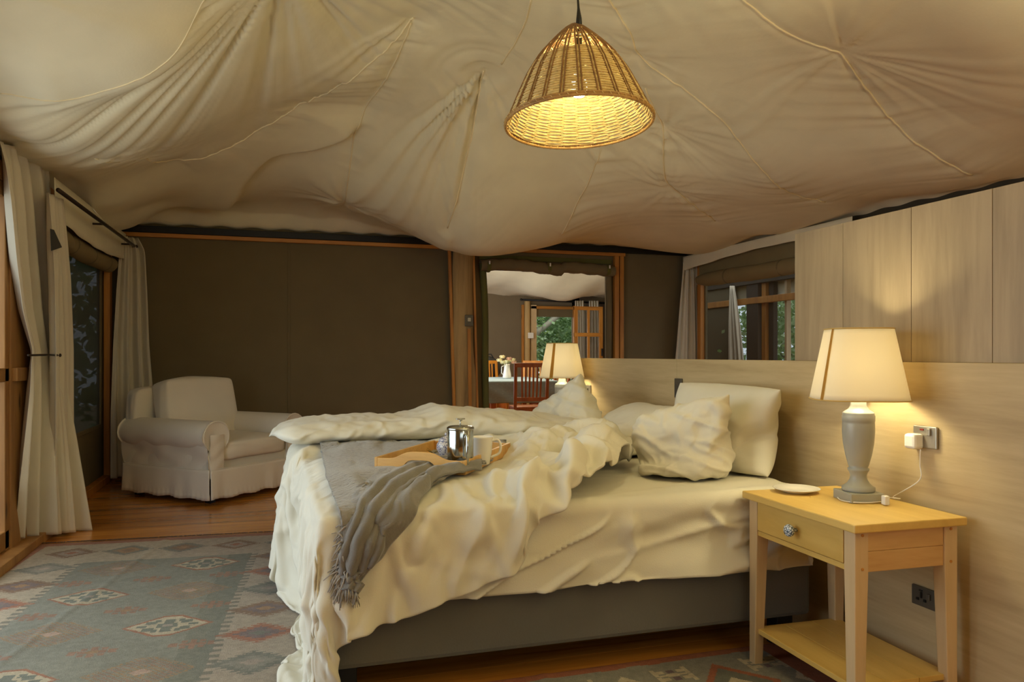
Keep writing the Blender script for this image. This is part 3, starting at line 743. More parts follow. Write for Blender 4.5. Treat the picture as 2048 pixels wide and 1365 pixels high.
for (o_, fs, c_, lb_), a in zip(PIL, outs[1:]):
    a = a - np.array(c_); ee = np.array([(f[k], f[(k + 1) % 4]) for f in fs for k in range(4)])
    for _ in range(5):
        acc = np.zeros_like(a); cnt = np.zeros(len(a)); np.add.at(acc, ee[:, 0], a[ee[:, 1]]); np.add.at(cnt, ee[:, 0], 1); a = 0.5 * a + 0.5 * acc / cnt[:, None]
    if 'crumpled' in lb_ or 'creased' in lb_:
        v4 = MB().add(a, fs).build('tmp', None); v4.data.update(); nn = np.array([v.normal[:] for v in v4.data.vertices]); bpy.data.objects.remove(v4)
        q = np.array([max(0.0, 0.20 - abs(mnoise.noise(Vector((p[0] * 3.0 + p[2] * 5, p[1] * 4 - p[2] * 3, p[2] * 9 + p[0] * 3)) * 1.5))) + max(0.0, 0.15 - abs(mnoise.noise(Vector((p[0] * 9, p[1] * 9 + 4, p[2] * 14))))) * .6 for p in a])
        a = a + nn * (q * 0.075 - 0.006)[:, None]
    p_ = MB().add(a, fs).build('pillow', M['linen'], None, smooth=True, sub=1, loc=c_); p_.data.materials
    tag(p_, lb_, 'pillow', 'pillows along the headboard')

# far half of the duvet folded back over itself
P = []
n = 120
for i in range(n):
    t = i / (n - 1); x = -0.01 + 1.72 * t; ring = []
    cy = 4.02 + 0.05 * math.sin(5 * t) - 0.10 * smoothstep(0.75, 1.0, t); e = math.sqrt(max(0.0, 1 - (1 - min(1, t / 0.07)) ** 2)) if t < 0.07 else 1.0
    hh = np.interp(t, [0, .10, .3, .42, .48, .55, .7, .85, 1], [0.075, 0.11, 0.125, 0.13, 0.165, 0.15, 0.135, 0.10, 0.05]); ww = 0.31
    for k in range(56):
        an = 2 * PI * k / 56; c, s = math.cos(an), math.sin(an)
        pw = 0.75; yy = cy + ww * e * (abs(c) ** pw) * (1 if c > 0 else -1); zz = 0.672 + hh * 0.5 + hh * 0.5 * e * (abs(s) ** 0.9) * (1 if s > 0 else -1)
        nz = float(noise2(np.array(x * 1.6 + yy * 1.2), np.array(yy * 2.2 + zz * 3 - x * 0.6), 3.0, 5)); nf = float(noise2(np.array(x * 3 + yy * 5), np.array(yy * 2.0 - x * 2 + zz * 6), 4.0, 7))
        f = 0.028 * nz + 0.012 * (0.3 - abs(nf)) * 2 + 0.10 * max(0, 0.12 - abs(float(noise2(np.array(x * 2.2 + yy * 2.6), np.array(yy * 1.4 - x * 2.0 + zz * 4), 2.6, 17))))
        if zz < 0.70: f *= 0.4
        ring.append((x - 0.03 * math.sin(an) * (t < 0.1), yy + f * c, zz + f * (1 if s > 0 else 0.2) * abs(s)))
    P.append(ring)
fb = W(MB().grid(P, True), duvet).build('folded_back_edge', M['linen'], duvet, smooth=True, sub=1)
# ================================================================== FURNITURE AND SMALL THINGS
from mathutils.bvhtree import BVHTree
def superp(n, hw, hd, ex=4.0):
    out = []
    for k in range(n):
        a = 2 * PI * k / n; c, s = math.cos(a), math.sin(a); e = 2 / ex
        out.append((hw * abs(c) ** e * (1 if c > 0 else -1), hd * abs(s) ** e * (1 if s > 0 else -1)))
    return out
# ---- bedside table
def nightstand(loc, rz, label):
    t = empty('bedside_table', loc, rz, label, 'table', 'bedside tables')
    w, d, h = 0.375, 0.545, 0.60        # depth (x), width (y)
    B((0, 0, 0.609), (0.41, 0.585, 0.026)).build('table_top', M['pine_x'], t, bevel=0.004)
    for sx in (-1, 1):
        for sy in (-1, 1):
            m = MB(); cx, cy = sx * (w / 2 - 0.024), sy * (d / 2 - 0.024)
            vs = []
            for z, k in ((0, 0.034), (0.47, 0.048), (0.596, 0.048)):
                for x, y in ((-1, -1), (1, -1), (1, 1), (-1, 1)):
                    vs.append((cx + x * k / 2 + sx * (0.048 - k) / 2 * 1, cy + y * k / 2 + sy * (0.048 - k) / 2, z))
            fs = [(3, 2, 1, 0), (8, 9, 10, 11)] + [(a + i, a + (i + 1) % 4, a + (i + 1) % 4 + 4, a + i + 4) for a in (0, 4) for i in range(4)]
            m.add(vs, fs).build('leg', M['pine'], t, bevel=0.003)
    for sy in (-1, 1):
        B((0, sy * (d / 2 - 0.016), 0.565), (w - 0.096, 0.02, 0.062)).build('side_board', M['pine_side'], t, bevel=0.002)
        B((0, sy * (d / 2 - 0.016), 0.503), (w - 0.096, 0.02, 0.061)).build('side_board', M['pine_side'], t, bevel=0.002)
    B((w / 2 - 0.014, 0, 0.535), (0.02, d - 0.096, 0.122)).build('back_board', M['pine_x'], t, bevel=0.002)
    B((-w / 2 + 0.016, 0, 0.481), (0.024, d - 0.096, 0.018)).build('rail', M['pine_x'], t, bevel=0.002)
    dr = B((-w / 2 + 0.010, 0, 0.5425), (0.020, d - 0.102, 0.101)).build('drawer', M['pine_x'], t, bevel=0.002)
    kb = MB().lathe([(0.006, 0), (0.006, 0.012), (0.012, 0.016), (0.019, 0.022), (0.021, 0.030), (0.017, 0.038), (0.0, 0.041)], 20).xf(Matrix.Translation((-w / 2, 0, 0.5425)) @ Matrix.Rotation(-PI / 2, 4, 'Y')).build('knob', M['mosaic'], dr, smooth=True)
    for k in range(3):
        B((-w / 2 + 0.071 + k * 0.117, 0, 0.125), (0.1155, d - 0.03, 0.018)).build('shelf_board', M['pine_x'], t, bevel=0.0015)
    for sy in (-1, 1):
        for z in (0.585, 0.485):
            MB().lathe([(0.0045, 0), (0.0045, 0.002), (0, 0.0028)], 10).xf(Matrix.Translation((w / 2 - 0.026, sy * d / 2, z)) @ Matrix.Rotation(sy * -PI / 2, 4, 'X')).build('dowel', M['pine_trim'], t)
            MB().lathe([(0.0045, 0), (0.0045, 0.002), (0, 0.0028)], 10).xf(Matrix.Translation((-w / 2 + 0.026, sy * d / 2, z)) @ Matrix.Rotation(sy * -PI / 2, 4, 'X')).build('dowel', M['pine_trim'], t)
    return t
M['pine_side'] = wood('pale_pine_side', 'dcb67e', 'bb8d54', (0.12, 1, 1), 6, 0.45)
t = NT('mosaic_knob'); v = t.n('ShaderNodeTexVoronoi', feature='DISTANCE_TO_EDGE'); v.inputs['Scale'].default_value = 110; t.l(t.coords(), v.inputs['Vector'])
t.base(t.ramp(v.outputs['Distance'], [(0.06, s2l('3b4a58')), (0.14, s2l('d8dfe2'))])); t.set(Roughness=0.15); M['mosaic'] = t.m
NS = nightstand((1.818, 2.106, 0), math.radians(-1.5), 'pale pine bedside table with one drawer, a mosaic knob and a lower shelf')
copy_tree(NS, (1.80, 4.86, 0), 0, 'pale pine bedside table beyond the bed under the far lamp')

# ---- lamps
def shade_mat():
    t = NT('cream_lampshade'); c = s2l('f5efe0'); t.base(c); t.set(Roughness=0.9)
    tr = t.n('ShaderNodeBsdfTranslucent'); tr.inputs[0].default_value = s2l('faf2de'); mx = t.n('ShaderNodeMixShader'); mx.inputs[0].default_value = 0.5
    t.bump(t.noise(t.coords(), 160, 2), 0.15, 0.001)
    t.l(t.b.outputs[0], mx.inputs[1]); t.l(tr.outputs[0], mx.inputs[2]); t.l(mx.outputs[0], t.t.nodes['Material Output'].inputs[0]); return t.m
M['shade'] = shade_mat(); M['stripe'] = fabric('tan_shade_stripe', 'a97c2c', 200, transl=0.25)
M['shade_trim'] = plain('shade_wire_edge', 'c9a65c', 0.6)
t = NT('bulb_glow'); t.set(Emission_Strength=14.0); t.b.inputs['Emission Color'].default_value = (1, 0.88, 0.62, 1); M['bulb'] = t.m
def table_lamp(loc, rz, label, sc=1.0, power=9.0, rzs=0.0, stripe=42):
    L = empty('table_lamp', loc, rz, label, 'lamp', 'table lamps'); L.scale = (sc, sc, sc)
    MB().box((0, 0, 0.016), (0.118, 0.118, 0.032)).build('plinth', M['grey_paint'], L, bevel=0.003)
    prof = [(0.050, 0.032), (0.053, 0.036), (0.053, 0.046), (0.046, 0.050), (0.036, 0.058), (0.028, 0.072), (0.026, 0.085), (0.030, 0.098), (0.034, 0.103), (0.034, 0.109), (0.029, 0.112),
            (0.033, 0.122), (0.042, 0.155), (0.049, 0.195), (0.052, 0.235), (0.0515, 0.262), (0.0505, 0.268), (0.052, 0.270), (0.0525, 0.288), (0.050, 0.292), (0.051, 0.297), (0.048, 0.301), (0.034, 0.310), (0.026, 0.322), (0.024, 0.345), (0.010, 0.350), (0.010, 0.40)]
    MB().lathe(prof, 40).build('turned_stem', M['grey_paint'], L, smooth=True)
    P = []; z0, z1 = 0.345, 0.584
    for i in range(14):
        t = i / 13; hw = 0.150 * (1 - t) + 0.104 * t; P.append([(x, y, z0 + (z1 - z0) * t) for x, y in [(a * math.cos(0.0) - b * 0, b) for a, b in superp(72, hw, hw, 3.2)]])
    sh = MB().grid(P, True).xf(Matrix.Rotation(rzs, 4, 'Z')).build('lamp_shade', M['shade'], L, smooth=True, thick=0.0015)
    for z, hw in ((z0, 0.1505), (z1, 0.1045)):
        pts = [(x, y, z) for x, y in superp(64, hw, hw, 3.2)]; pts.append(pts[0])
        MB().tube(pts, 0.0022, 6, False).xf(Matrix.Rotation(rzs, 4, 'Z')).build('shade_edge', M['shade_trim'], sh, smooth=True)
    for k in (stripe, (stripe + 36) % 72):
        P = []
        for i in range(14):
            t = i / 13; hw = 0.1515 * (1 - t) + 0.1055 * t; pp_ = superp(288, hw, hw, 3.2)
            w_ = 3
            P.append([(pp_[(k * 4 + j) % 288][0], pp_[(k * 4 + j) % 288][1], z0 + (z1 - z0) * t) for j in range(-w_, w_ + 1)])
        MB().grid(P).xf(Matrix.Rotation(rzs, 4, 'Z')).build('stripe', M['stripe'], sh, smooth=True)
    MB().lathe([(0.0, -0.03), (0.018, -0.025), (0.028, 0.0), (0.024, 0.02), (0.013, 0.035), (0.013, 0.05)], 20, (0, 0, 0)).xf(Matrix.Translation((0, 0, 0.43)) @ Matrix.Rotation(PI, 4, 'X')).build('bulb', M['bulb'], L, smooth=True)
    l = bpy.data.lights.new('table_lamp_light', 'POINT'); l.energy = power; l.color = (1.0, 0.88, 0.52); l.shadow_soft_size = 0.05
    o = bpy.data.objects.new('table_lamp_light', l); o.location = (0, 0, 0.45); COL.objects.link(o); o.parent = L
    return L
table_lamp((1.895, 2.13, 0.622), math.radians(-12), 'grey urn-shaped table lamp with cream shade on the near bedside table', 1.0, 11, math.radians(-16))
table_lamp((1.86, 4.86, 0.622), math.radians(-5), 'lit table lamp with cream shade at the far end of the headboard', 0.98, 11, math.radians(-26), 52)
pc = onZ(1593, 984, 0.624)
pl = MB().lathe([(0.0, 0.0), (0.045, 0.0), (0.050, 0.003), (0.078, 0.013), (0.082, 0.016), (0.079, 0.0165), (0.050, 0.007), (0.0, 0.005)], 48).build('saucer', M['china'], None, smooth=True, loc=(pc[0], pc[1], 0.6225))
tag(pl, 'small round white saucer on the near bedside table', 'plate')

# ---- sockets, charger
def plate_on_wall(u0, u1, v0, v1, mat, name, label, x=HX, extra=None, cat='socket'):
    a, b = onX(u0, v0, x), onX(u1, v1, x); c = (a + b) / 2; w, h = abs(a[1] - b[1]), abs(a[2] - b[2])
    o = B((0, 0, 0), (0.010, w, h)).build(name, mat, None, bevel=0.003, loc=(x - 0.006, c[1], c[2])); tag(o, label, cat)
    if extra: extra(o, w, h)
    return o
def ex1(o, w, h):
    B((-0.008, -w * 0.22, h * 0.25), (0.010, 0.013, 0.024)).build('rocker', M['steel'], o, bevel=0.002)
    B((-0.006, w * 0.10, h * 0.33), (0.003, 0.014, 0.005)).build('indicator', plain('red_indicator', '7a2418', 0.3), o)
def ex2(o, w, h):
    B((-0.008, -w * 0.2, h * 0.12), (0.008, 0.012, 0.020)).build('rocker', M['gunmetal'], o, bevel=0.002)
    for dy, dz, sw_, sh_ in ((0.10, 0.10, 0.006, 0.02), (0.24, -0.14, 0.010, 0.008), (-0.04, -0.14, 0.010, 0.008)):
        B((-0.0065, w * dy, h * dz), (0.004, sw_, sh_)).build('socket_hole', M['black'], o)
    B((-0.0065, w * 0.12, h * 0.32), (0.003, 0.012, 0.004)).build('indicator', M['black'], o)
so = plate_on_wall(1831, 1878, 850, 900, M['steel'], 'wall_socket', 'steel wall socket plate holding the white charger plug above the bedside table', extra=ex1)
plate_on_wall(1828, 1880, 1167, 1226, M['gunmetal'], 'wall_socket', 'dark grey three-pin wall socket behind the bedside table legs', extra=ex2)
plate_on_wall(1170, 1183, 770, 794, M['steel'], 'wall_socket', 'steel wall socket plate on the headboard beside the far lamp', extra=ex2)
plate_on_wall(1352, 1366, 757, 797, M['gunmetal'], 'light_switch', 'dark grey switch plate on the headboard peeking out behind the upright pillow', extra=None, cat='switch')
pg_ = onX(1842, 882, HX)
plug = empty('charger', (HX - 0.03, pg_[1], pg_[2]), label='white charger plug with a thin cable running down to the lamp base', cat='charger')
B((0.0, 0.0, 0), (0.042, 0.046, 0.05)).build('plug_body', M['white'], plug, bevel=0.009)
cp = [onX(1841, 900, HX - 0.05), onX(1840, 930, HX - 0.03), onX(1838, 962, HX - 0.03)] + [onZ(*q_, 0.628) for q_ in ((1822, 992), (1800, 998), (1779, 996), (1770, 997))]
cp[2][2] = max(cp[2][2], 0.65)
for q_ in cp[1:]: q_[0] = min(q_[0], HX - 0.02)
def smoothpath(pts, n=8):
    pts = [np.array(p, float) for p in pts]; pts = [2 * pts[0] - pts[1]] + pts + [2 * pts[-1] - pts[-2]]; out = []
    for i in range(1, len(pts) - 2):
        for k in range(n):
            t = k / n; a, b, c, d = pts[i - 1:i + 3]
            out.append(0.5 * ((2 * b) + (-a + c) * t + (2 * a - 5 * b + 4 * c - d) * t * t + (-a + 3 * b - 3 * c + d) * t ** 3))
    return out + [pts[-2]]
W(MB().tube(smoothpath(cp), 0.0018, 8), plug).build('cable', M['white'], plug, smooth=True)
W(B(tuple(onZ(1771, 1001, 0.640)), (0.018, 0.022, 0.030), rot=-0.2), plug).build('cable_connector', M['white'], plug, bevel=0.003)
cp2 = [onZ(*q_, 0.627) for q_ in ((1764, 1004), (1735, 1006), (1705, 1005), (1682, 1001), (1675, 994), (1680, 988), (1690, 986))]
W(MB().tube(smoothpath(cp2), 0.0018, 8), plug).build('cable_loop', M['white'], plug, smooth=True)

# ---- pendant
pd = empty('pendant_lamp', (1.10, 2.695, 2.00), label='woven cane dome pendant lamp hanging lit above the bed', cat='lamp'); 
M['cane_dark'] = wood('dark_cane', '8f6636', '62431f', (1, 1, 1), 30, 0.6); M['cane'] = wood('brown_cane', 'b58a4a', '7a5328', (1, 1, 1), 30, 0.6); M['cane_light'] = wood('pale_cane', 'dfc482', 'b8975a', (1, 1, 1), 40, 0.55)
PR, PH = 0.278, 0.385
PT = [0, .04, .10, .19, .33, .53, .71, .86, 1.0]; PRr = [0.05, .13, .22, .345, .52, .70, .82, .915, 1.0]
def prad(t): return PR * float(np.interp(t, PT, PRr))
tilt = Matrix.Rotation(math.radians(-4), 4, 'X') @ Matrix.Rotation(math.radians(-1), 4, 'Y')
NR = 26
for k in range(NR):
    an = 2 * PI * k / NR
    for off in (-0.0062, 0.0062):
        pts = []
        for i in range(24):
            t = i / 23; r = prad(t) + 0.0032; sc_ = min(1, r / 0.12); pts.append((r * math.cos(an) - off * sc_ * math.sin(an), r * math.sin(an) + off * sc_ * math.cos(an), PH * (1 - t)))
        MB().tube(pts, 0.0036, 5).xf(tilt).build('rib', M['cane_dark'], pd, smooth=True)
m = MB(); rows = []
slant = 0.0; t = 0.405; rr_ = random.Random(4)
while t < 0.985: rows.append(t); t += 0.0142
rows += [0.10, 0.112, 0.19, 0.20, 0.21, 0.262, 0.272]
for ri, t in enumerate(rows):
    pts = []; n = NR * 6; ph = (ri % 2) * PI
    for k in range(n + 1):
        an = 2 * PI * k / n; r = prad(t) + 0.0030 * math.sin(an * NR / 2 * 2 / 2 + ph) ; pts.append((r * math.cos(an), r * math.sin(an), PH * (1 - t) + 0.0012 * math.sin(an * 5 + ri) + rr_.uniform(-.0006, .0006)))
    m.tube(pts, 0.0034 if t > 0.34 else 0.0024, 5, False)
m.xf(tilt).build('woven_cane', M['cane_light'], pd, smooth=True)['kind'] = 'stuff'
rim = MB()
for dz, rr in ((0.0, 0.006), (0.009, 0.0045)):
    rim.tube([((PR + 0.003) * math.cos(2 * PI * k / 72), (PR + 0.003) * math.sin(2 * PI * k / 72), dz) for k in range(73)], rr, 8, False)
rim.xf(tilt).build('rim_hoop', M['cane'], pd, smooth=True)
m = MB()
for k in range(60):
    an = 2 * PI * k / 60; c, s = math.cos(an), math.sin(an); c2, s2 = math.cos(an + .05), math.sin(an + .05)
    m.tube([((PR - .004) * c, (PR - .004) * s, 0.016), ((PR + .010) * c, (PR + .010) * s, 0.006), ((PR + .004) * c2, (PR + .004) * s2, -0.007), ((PR - .006) * c2, (PR - .006) * s2, 0.004)], 0.0014, 4)
m.xf(tilt).build('rim_binding', M['cane_light'], pd, smooth=True)['kind'] = 'stuff'
MB().lathe([(0.0, -0.05), (0.02, -0.046), (0.031, -0.025), (0.031, 0.0), (0.022, 0.03), (0.014, 0.05), (0.014, 0.07)], 24, (0, 0, 0.15)).build('bulb', M['bulb'], pd, smooth=True)
MB().lathe([(0.02, 0.0), (0.02, 0.05), (0.012, 0.07), (0.012, 0.16)], 16, (0, 0, 0.215)).build('lamp_holder', M['black'], pd, smooth=True)
zt = zceil((1.08, 2.69)) - 2.0
MB().tube([(0, 0, 0.36), (0.0, 0, 0.40), (-0.002, 0, 0.44), (-0.006, 0, 0.5), (-0.01, 0, zt)], [0.014, 0.011, 0.005, 0.0038, 0.0038], 8).build('cord', M['black'], pd, smooth=True)
l = bpy.data.lights.new('pendant_light', 'POINT'); l.energy = 85; l.color = (1.0, 0.88, 0.46); l.shadow_soft_size = 0.035
o = bpy.data.objects.new('pendant_light', l); o.location = (0, 0, 0.15); COL.objects.link(o); o.parent = pd

# ---- armchair
ac = empty('armchair', (-0.50, 6.70, 0), math.radians(46), 'off-white slipcovered armchair with rolled arms by the mesh window', 'armchair'); ac.scale = (1.06, 1.04, 1.0)
def arm(sx):
    prof = []   # outline across the arm in (x, z), outer side first
    for a in np.linspace(-0.35 * PI, 1.35 * PI, 20): prof.append((0.115 * math.cos(a) + 0.0, 0.505 + 0.115 * math.sin(a)))
    prof = [(0.055, 0.20), (0.06, 0.36)] + [(x, z) for x, z in prof] + [(-0.06, 0.36), (-0.055, 0.20)]
    P = []
    ys = np.linspace(-0.47, 0.44, 22)
    for i, yv in enumerate(ys):
        k = 1 - 0.05 * (i in (0, 21)); row = []
        for j, (x, z) in enumerate(prof):
            wv = 0.006 * math.sin(yv * 22 + z * 9) * (z < 0.45) + (0.004 * math.sin(z * 40 + yv * 60) if i < 3 else 0)
            row.append((sx * (0.385 + 0.0) + (x + wv) * k * 1.0, yv, z if z < 0.3 else 0.505 + (z - 0.505) * k + 0.018 * (yv < -0.2) * 0 ))
        P.append(row)
    m = MB().grid(P); n = len(prof)
    for base in (0, (len(ys) - 1) * n):
        m.f.append(tuple(range(base, base + n)) if base == 0 else tuple(range(base, base + n))[::-1])
    o = m.build('arm', M['slipcover'], ac, smooth=True, bevel=0.012)
    # piping round the front panel
    MB().tube([(sx * 0.385 + x * 0.97, -0.472, z if z < .3 else 0.505 + (z - 0.505) * 0.97) for x, z in prof], 0.0035, 6, False).build('piping', M['slipcover'], o, smooth=True)
arm(-1); arm(1)
def rbox(c, s, name, mat, parent, bev=0.04, puff=0.0, rot=None, n=10):
    bm = bmesh.new(); bmesh.ops.create_cube(bm, size=1.0); bmesh.ops.subdivide_edges(bm, edges=bm.edges[:], cuts=n, use_grid_fill=True)
    for v in bm.verts:
        p = v.co * 2; q = Vector((p.x, p.y, p.z))
        k = Vector(((1 - abs(p.y) ** 6 * 0.0), 1, 1))
        f = [(1 - abs(p[(i + 1) % 3]) ** 2) * (1 - abs(p[(i + 2) % 3]) ** 2) for i in range(3)]
        out = Vector([p[i] / 2 * s[i] + (1 if p[i] > 0 else -1) * (abs(p[i]) > 0.98) * puff * f[i] for i in range(3)])
        # round the edges
        nn = Vector([abs(p[i]) for i in range(3)]); r = sum(max(0, a - 0.75) ** 2 for a in nn) ** 0.5
        if r > 0.25: out = out * (1 - (r - 0.25) * bev / min(s) * 1.2)
        w_ = 0.006 * mnoise.noise(Vector((p.x * 2 + c[0] * 9, p.y * 2, p.z * 2))); out += Vector((w_, w_, w_))
        v.co = out
    me = bpy.data.meshes.new(name); bm.to_mesh(me); bm.free(); me.materials.append(mat); me.polygons.foreach_set('use_smooth', [True] * len(me.polygons))
    mt = Matrix.Translation(c) @ (rot or Matrix.Identity(4)); me.transform(mt)
    o = bpy.data.objects.new(name, me); COL.objects.link(o); o.parent = parent
    md = o.modifiers.new('s', 'SUBSURF'); md.levels = 1; md.render_levels = 1
    return o
rbox((0, -0.06, 0.385), (0.66, 0.80, 0.15), 'seat_cushion', M['slipcover'], ac, 0.05, 0.02)
rbox((0, 0.40, 0.56), (0.86, 0.13, 0.58), 'backrest', M['slipcover'], ac, 0.05, 0.01, Matrix.Rotation(0.04, 4, 'X'))
B((0, 0, 0.25), (0.76, 0.86, 0.16)).build('frame', M['slipcover'], ac, bevel=0.02)
bcush = rbox((0.02, 0.20, 0.655), (0.64, 0.18, 0.50), 'back_cushion', M['slipcover'], ac, 0.022, 0.035, Matrix.Rotation(-0.20, 4, 'X'))
# skirt with corner pleats
def skirt(p0, p1, nrm, name):
    P = []; n = 70; L = math.hypot(p1[0] - p0[0], p1[1] - p0[1])
    for k in range(10):
        tz = k / 9; row = []
        for i in range(n):
            t = i / (n - 1); off = 0.004 + 0.016 * tz ** 0.8 * (0.6 + 0.4 * math.sin(PI * t)) * 0.6 + tz * 0.006 * math.sin(t * 23 + 2 * math.sin(t * 9)) + 0.004 * math.sin(t * 130) * (tz > 0.85)
            row.append((p0[0] + (p1[0] - p0[0]) * t + nrm[0] * off, p0[1] + (p1[1] - p0[1]) * t + nrm[1] * off, 0.262 - 0.222 * tz + 0.006 * math.sin(t * 25) * tz))
        P.append(row)
    o = MB().grid(P).build(name, M['slipcover'], ac, smooth=True, thick=0.004)
    MB().tube([(p0[0] + (p1[0] - p0[0]) * t + nrm[0] * .007, p0[1] + (p1[1] - p0[1]) * t + nrm[1] * .007, 0.262) for t in np.linspace(0, 1, 20)], 0.0035, 6).build('skirt_piping', M['slipcover'], o, smooth=True)
skirt((-0.445, -0.475), (0.445, -0.475), (0, -1), 'skirt_front'); skirt((-0.445, 0.455), (-0.445, -0.475), (-1, 0), 'skirt_side'); skirt((0.445, -0.475), (0.445, 0.455), (1, 0), 'skirt_side'); skirt((0.445, 0.455), (-0.445, 0.455), (0, 1), 'skirt_back')
# outer arm covering down to the skirt
for sx in (-1, 1):
    P = []
    for k in range(12):
        tz = k / 11; z = 0.47 - 0.21 * tz; row = []
        for i in range(40):
            yv = -0.475 + 0.93 * i / 39; x = 0.445 + 0.035 * (1 - tz) ** 2 + 0.004 * math.sin(yv * 30 + z * 20) + 0.004 * math.sin(yv * 12 - z * 30)
            row.append((sx * x, yv, z))
        P.append(row)
    MB().grid(P).build('side_panel', M['slipcover'], ac, smooth=True)
    P = []
    for k in range(14):
        z = 0.26 + 0.26 * k / 13; row = []
        for i in range(12):
            xx = 0.325 + 0.12 * i / 11; row.append((sx * xx, -0.478 - 0.006 * math.sin(PI * i / 11) - 0.003 * math.sin(z * 60 + xx * 40), z))
        P.append(row)
    MB().grid(P).build('front_panel', M['slipcover'], ac, smooth=True)
for sx in (-1, 1):
    for sy in (-1, 1): B((sx * 0.36, sy * 0.38, 0.085), (0.05, 0.05, 0.17)).build('leg', M['black'], ac)

# ---- tray on the duvet and breakfast things
TX, TY, TZ, TR = 0.674, 3.085, 0.672, math.radians(-33)
tr = empty('serving_tray', (TX, TY, TZ), TR, 'pale wooden tray with a curved handle end, lying on the grey throw', 'tray')
TW, TL, TH2 = 0.37, 0.60, 0.052      # local x: short side, local y: long side
B((0, 0, 0.005), (TW - .01, TL - .01, 0.010)).build('tray_bottom', M['tray_wood'], tr)
for sx in (-1, 1): B((sx * (TW / 2 - 0.006), 0, 0.028), (0.012, TL, TH2)).build('tray_side', M['tray_wood'], tr, bevel=0.0015)
for sy in (-1, 1):
    up, lo = [], []
    for i in range(33):
        x = -TW / 2 + 0.012 + (TW - 0.024) * i / 32; k = math.exp(-(x / 0.085) ** 4)
        up.append((x, 0.052 + 0.028 * k)); lo.append((x, 0.012 + 0.036 * math.exp(-(x / 0.065) ** 6)))
    y0 = sy * (TL / 2 - 0.006); m = MB(); n = len(up)
    vs = [(x, y0 - 0.006, z) for x, z in up] + [(x, y0 - 0.006, z) for x, z in lo] + [(x, y0 + 0.006, z) for x, z in up] + [(x, y0 + 0.006, z) for x, z in lo]
    fs = []
    for i in range(n - 1):
        fs += [(i, n + i, n + i + 1, i + 1), (2 * n + i, 2 * n + i + 1, 3 * n + i + 1, 3 * n + i), (i, i + 1, 2 * n + i + 1, 2 * n + i), (n + i, 3 * n + i, 3 * n + i + 1, n + i + 1)]
    fs += [(0, 2 * n, 3 * n, n), (n - 1, 2 * n - 1, 4 * n - 1, 3 * n - 1)]
    m.add(vs, fs).build('tray_handle_end', M['tray_wood'], tr, bevel=0.0015)
def ontray(u, v): return onZ(u, v, TZ + 0.011)
p = ontray(921, 938); fp = empty('french_press', tuple(p), math.radians(10), 'shiny steel coffee press standing on the wooden tray', 'coffee pot')
MB().lathe([(0.0, 0), (0.048, 0), (0.050, 0.003), (0.050, 0.150), (0.0485, 0.150), (0.0485, 0.006), (0, 0.006)], 40).build('steel_pot', M['chrome'], fp, smooth=True, bevel=0.0008)
MB().lathe([(0.0, 0.149), (0.052, 0.149), (0.053, 0.153), (0.052, 0.158), (0.044, 0.163), (0.0, 0.166)], 40).build('lid', M['chrome'], fp, smooth=True)
m = MB().tube([(0, 0, 0.165), (0, 0, 0.184)], 0.0028, 8); m.lathe([(0.004, 0.182), (0.008, 0.184), (0.004, 0.188)], 12)
m.tube([(0.017 * math.cos(a), 0.010 * math.sin(a), 0.190) for a in np.linspace(0, 2 * PI, 25)], 0.0022, 6, False); m.tube([(-0.016, 0, 0.190), (0.016, 0, 0.190)], 0.002, 6)
m.build('plunger', M['chrome'], fp, smooth=True)
a = math.radians(-95)
hp = [(0.050, 0.135), (0.075, 0.135), (0.082, 0.128), (0.082, 0.03), (0.075, 0.022), (0.050, 0.022)]
MB().tube([(r * math.cos(a), r * math.sin(a), z) for r, z in hp], 0.0055, 8).build('handle', M['chrome'], fp, smooth=True)
p = ontray(963, 929); mg = empty('mug', tuple(p), math.radians(-20), 'tall white china mug beside the coffee press on the tray', 'mug')
MB().lathe([(0.0, 0), (0.030, 0), (0.033, 0.004), (0.041, 0.05), (0.045, 0.105), (0.0465, 0.110), (0.044, 0.110), (0.038, 0.05), (0.029, 0.008), (0, 0.006)], 40).build('mug_body', M['china'], mg, smooth=True)
MB().tube(smoothpath([(0.043, 0, 0.095), (0.065, 0, 0.097), (0.076, 0, 0.075), (0.070, 0, 0.045), (0.038, 0, 0.028)], 6), 0.0052, 8).build('mug_handle', M['china'], mg, smooth=True)
t = NT('blue_white_china'); v = t.n('ShaderNodeTexVoronoi'); v.inputs['Scale'].default_value = 150; t.l(t.coords(), v.inputs['Vector'])
nz = t.noise(t.coords(), 60, 3); mm = t.n('ShaderNodeMath', operation='MULTIPLY'); t.l(v.outputs['Distance'], mm.inputs[0]); t.l(nz, mm.inputs[1])
t.base(t.ramp(mm.outputs[0], [(0.10, s2l('565a86')), (0.33, s2l('d4d0ce'))])); t.set(Roughness=0.15); M['blue_china'] = t.m
p = ontray(893, 915); sb = empty('sugar_bowl', tuple(p), label='blue and white patterned lidded sugar bowl behind the coffee press', cat='sugar bowl')
MB().lathe([(0.0, 0), (0.022, 0), (0.024, 0.006), (0.034, 0.018), (0.043, 0.038), (0.042, 0.055), (0.034, 0.068), (0.030, 0.070)], 32).build('bowl', M['blue_china'], sb, smooth=True)
ld = MB().lathe([(0.033, 0.069), (0.034, 0.072), (0.028, 0.080), (0.014, 0.087), (0.005, 0.089), (0.004, 0.092)], 32).build('lid', M['blue_china'], sb, smooth=True)
MB().lathe([(0.004, 0.090), (0.009, 0.096), (0.007, 0.103), (0.0, 0.106)], 14).build('lid_knob', M['blue_china'], ld, smooth=True)
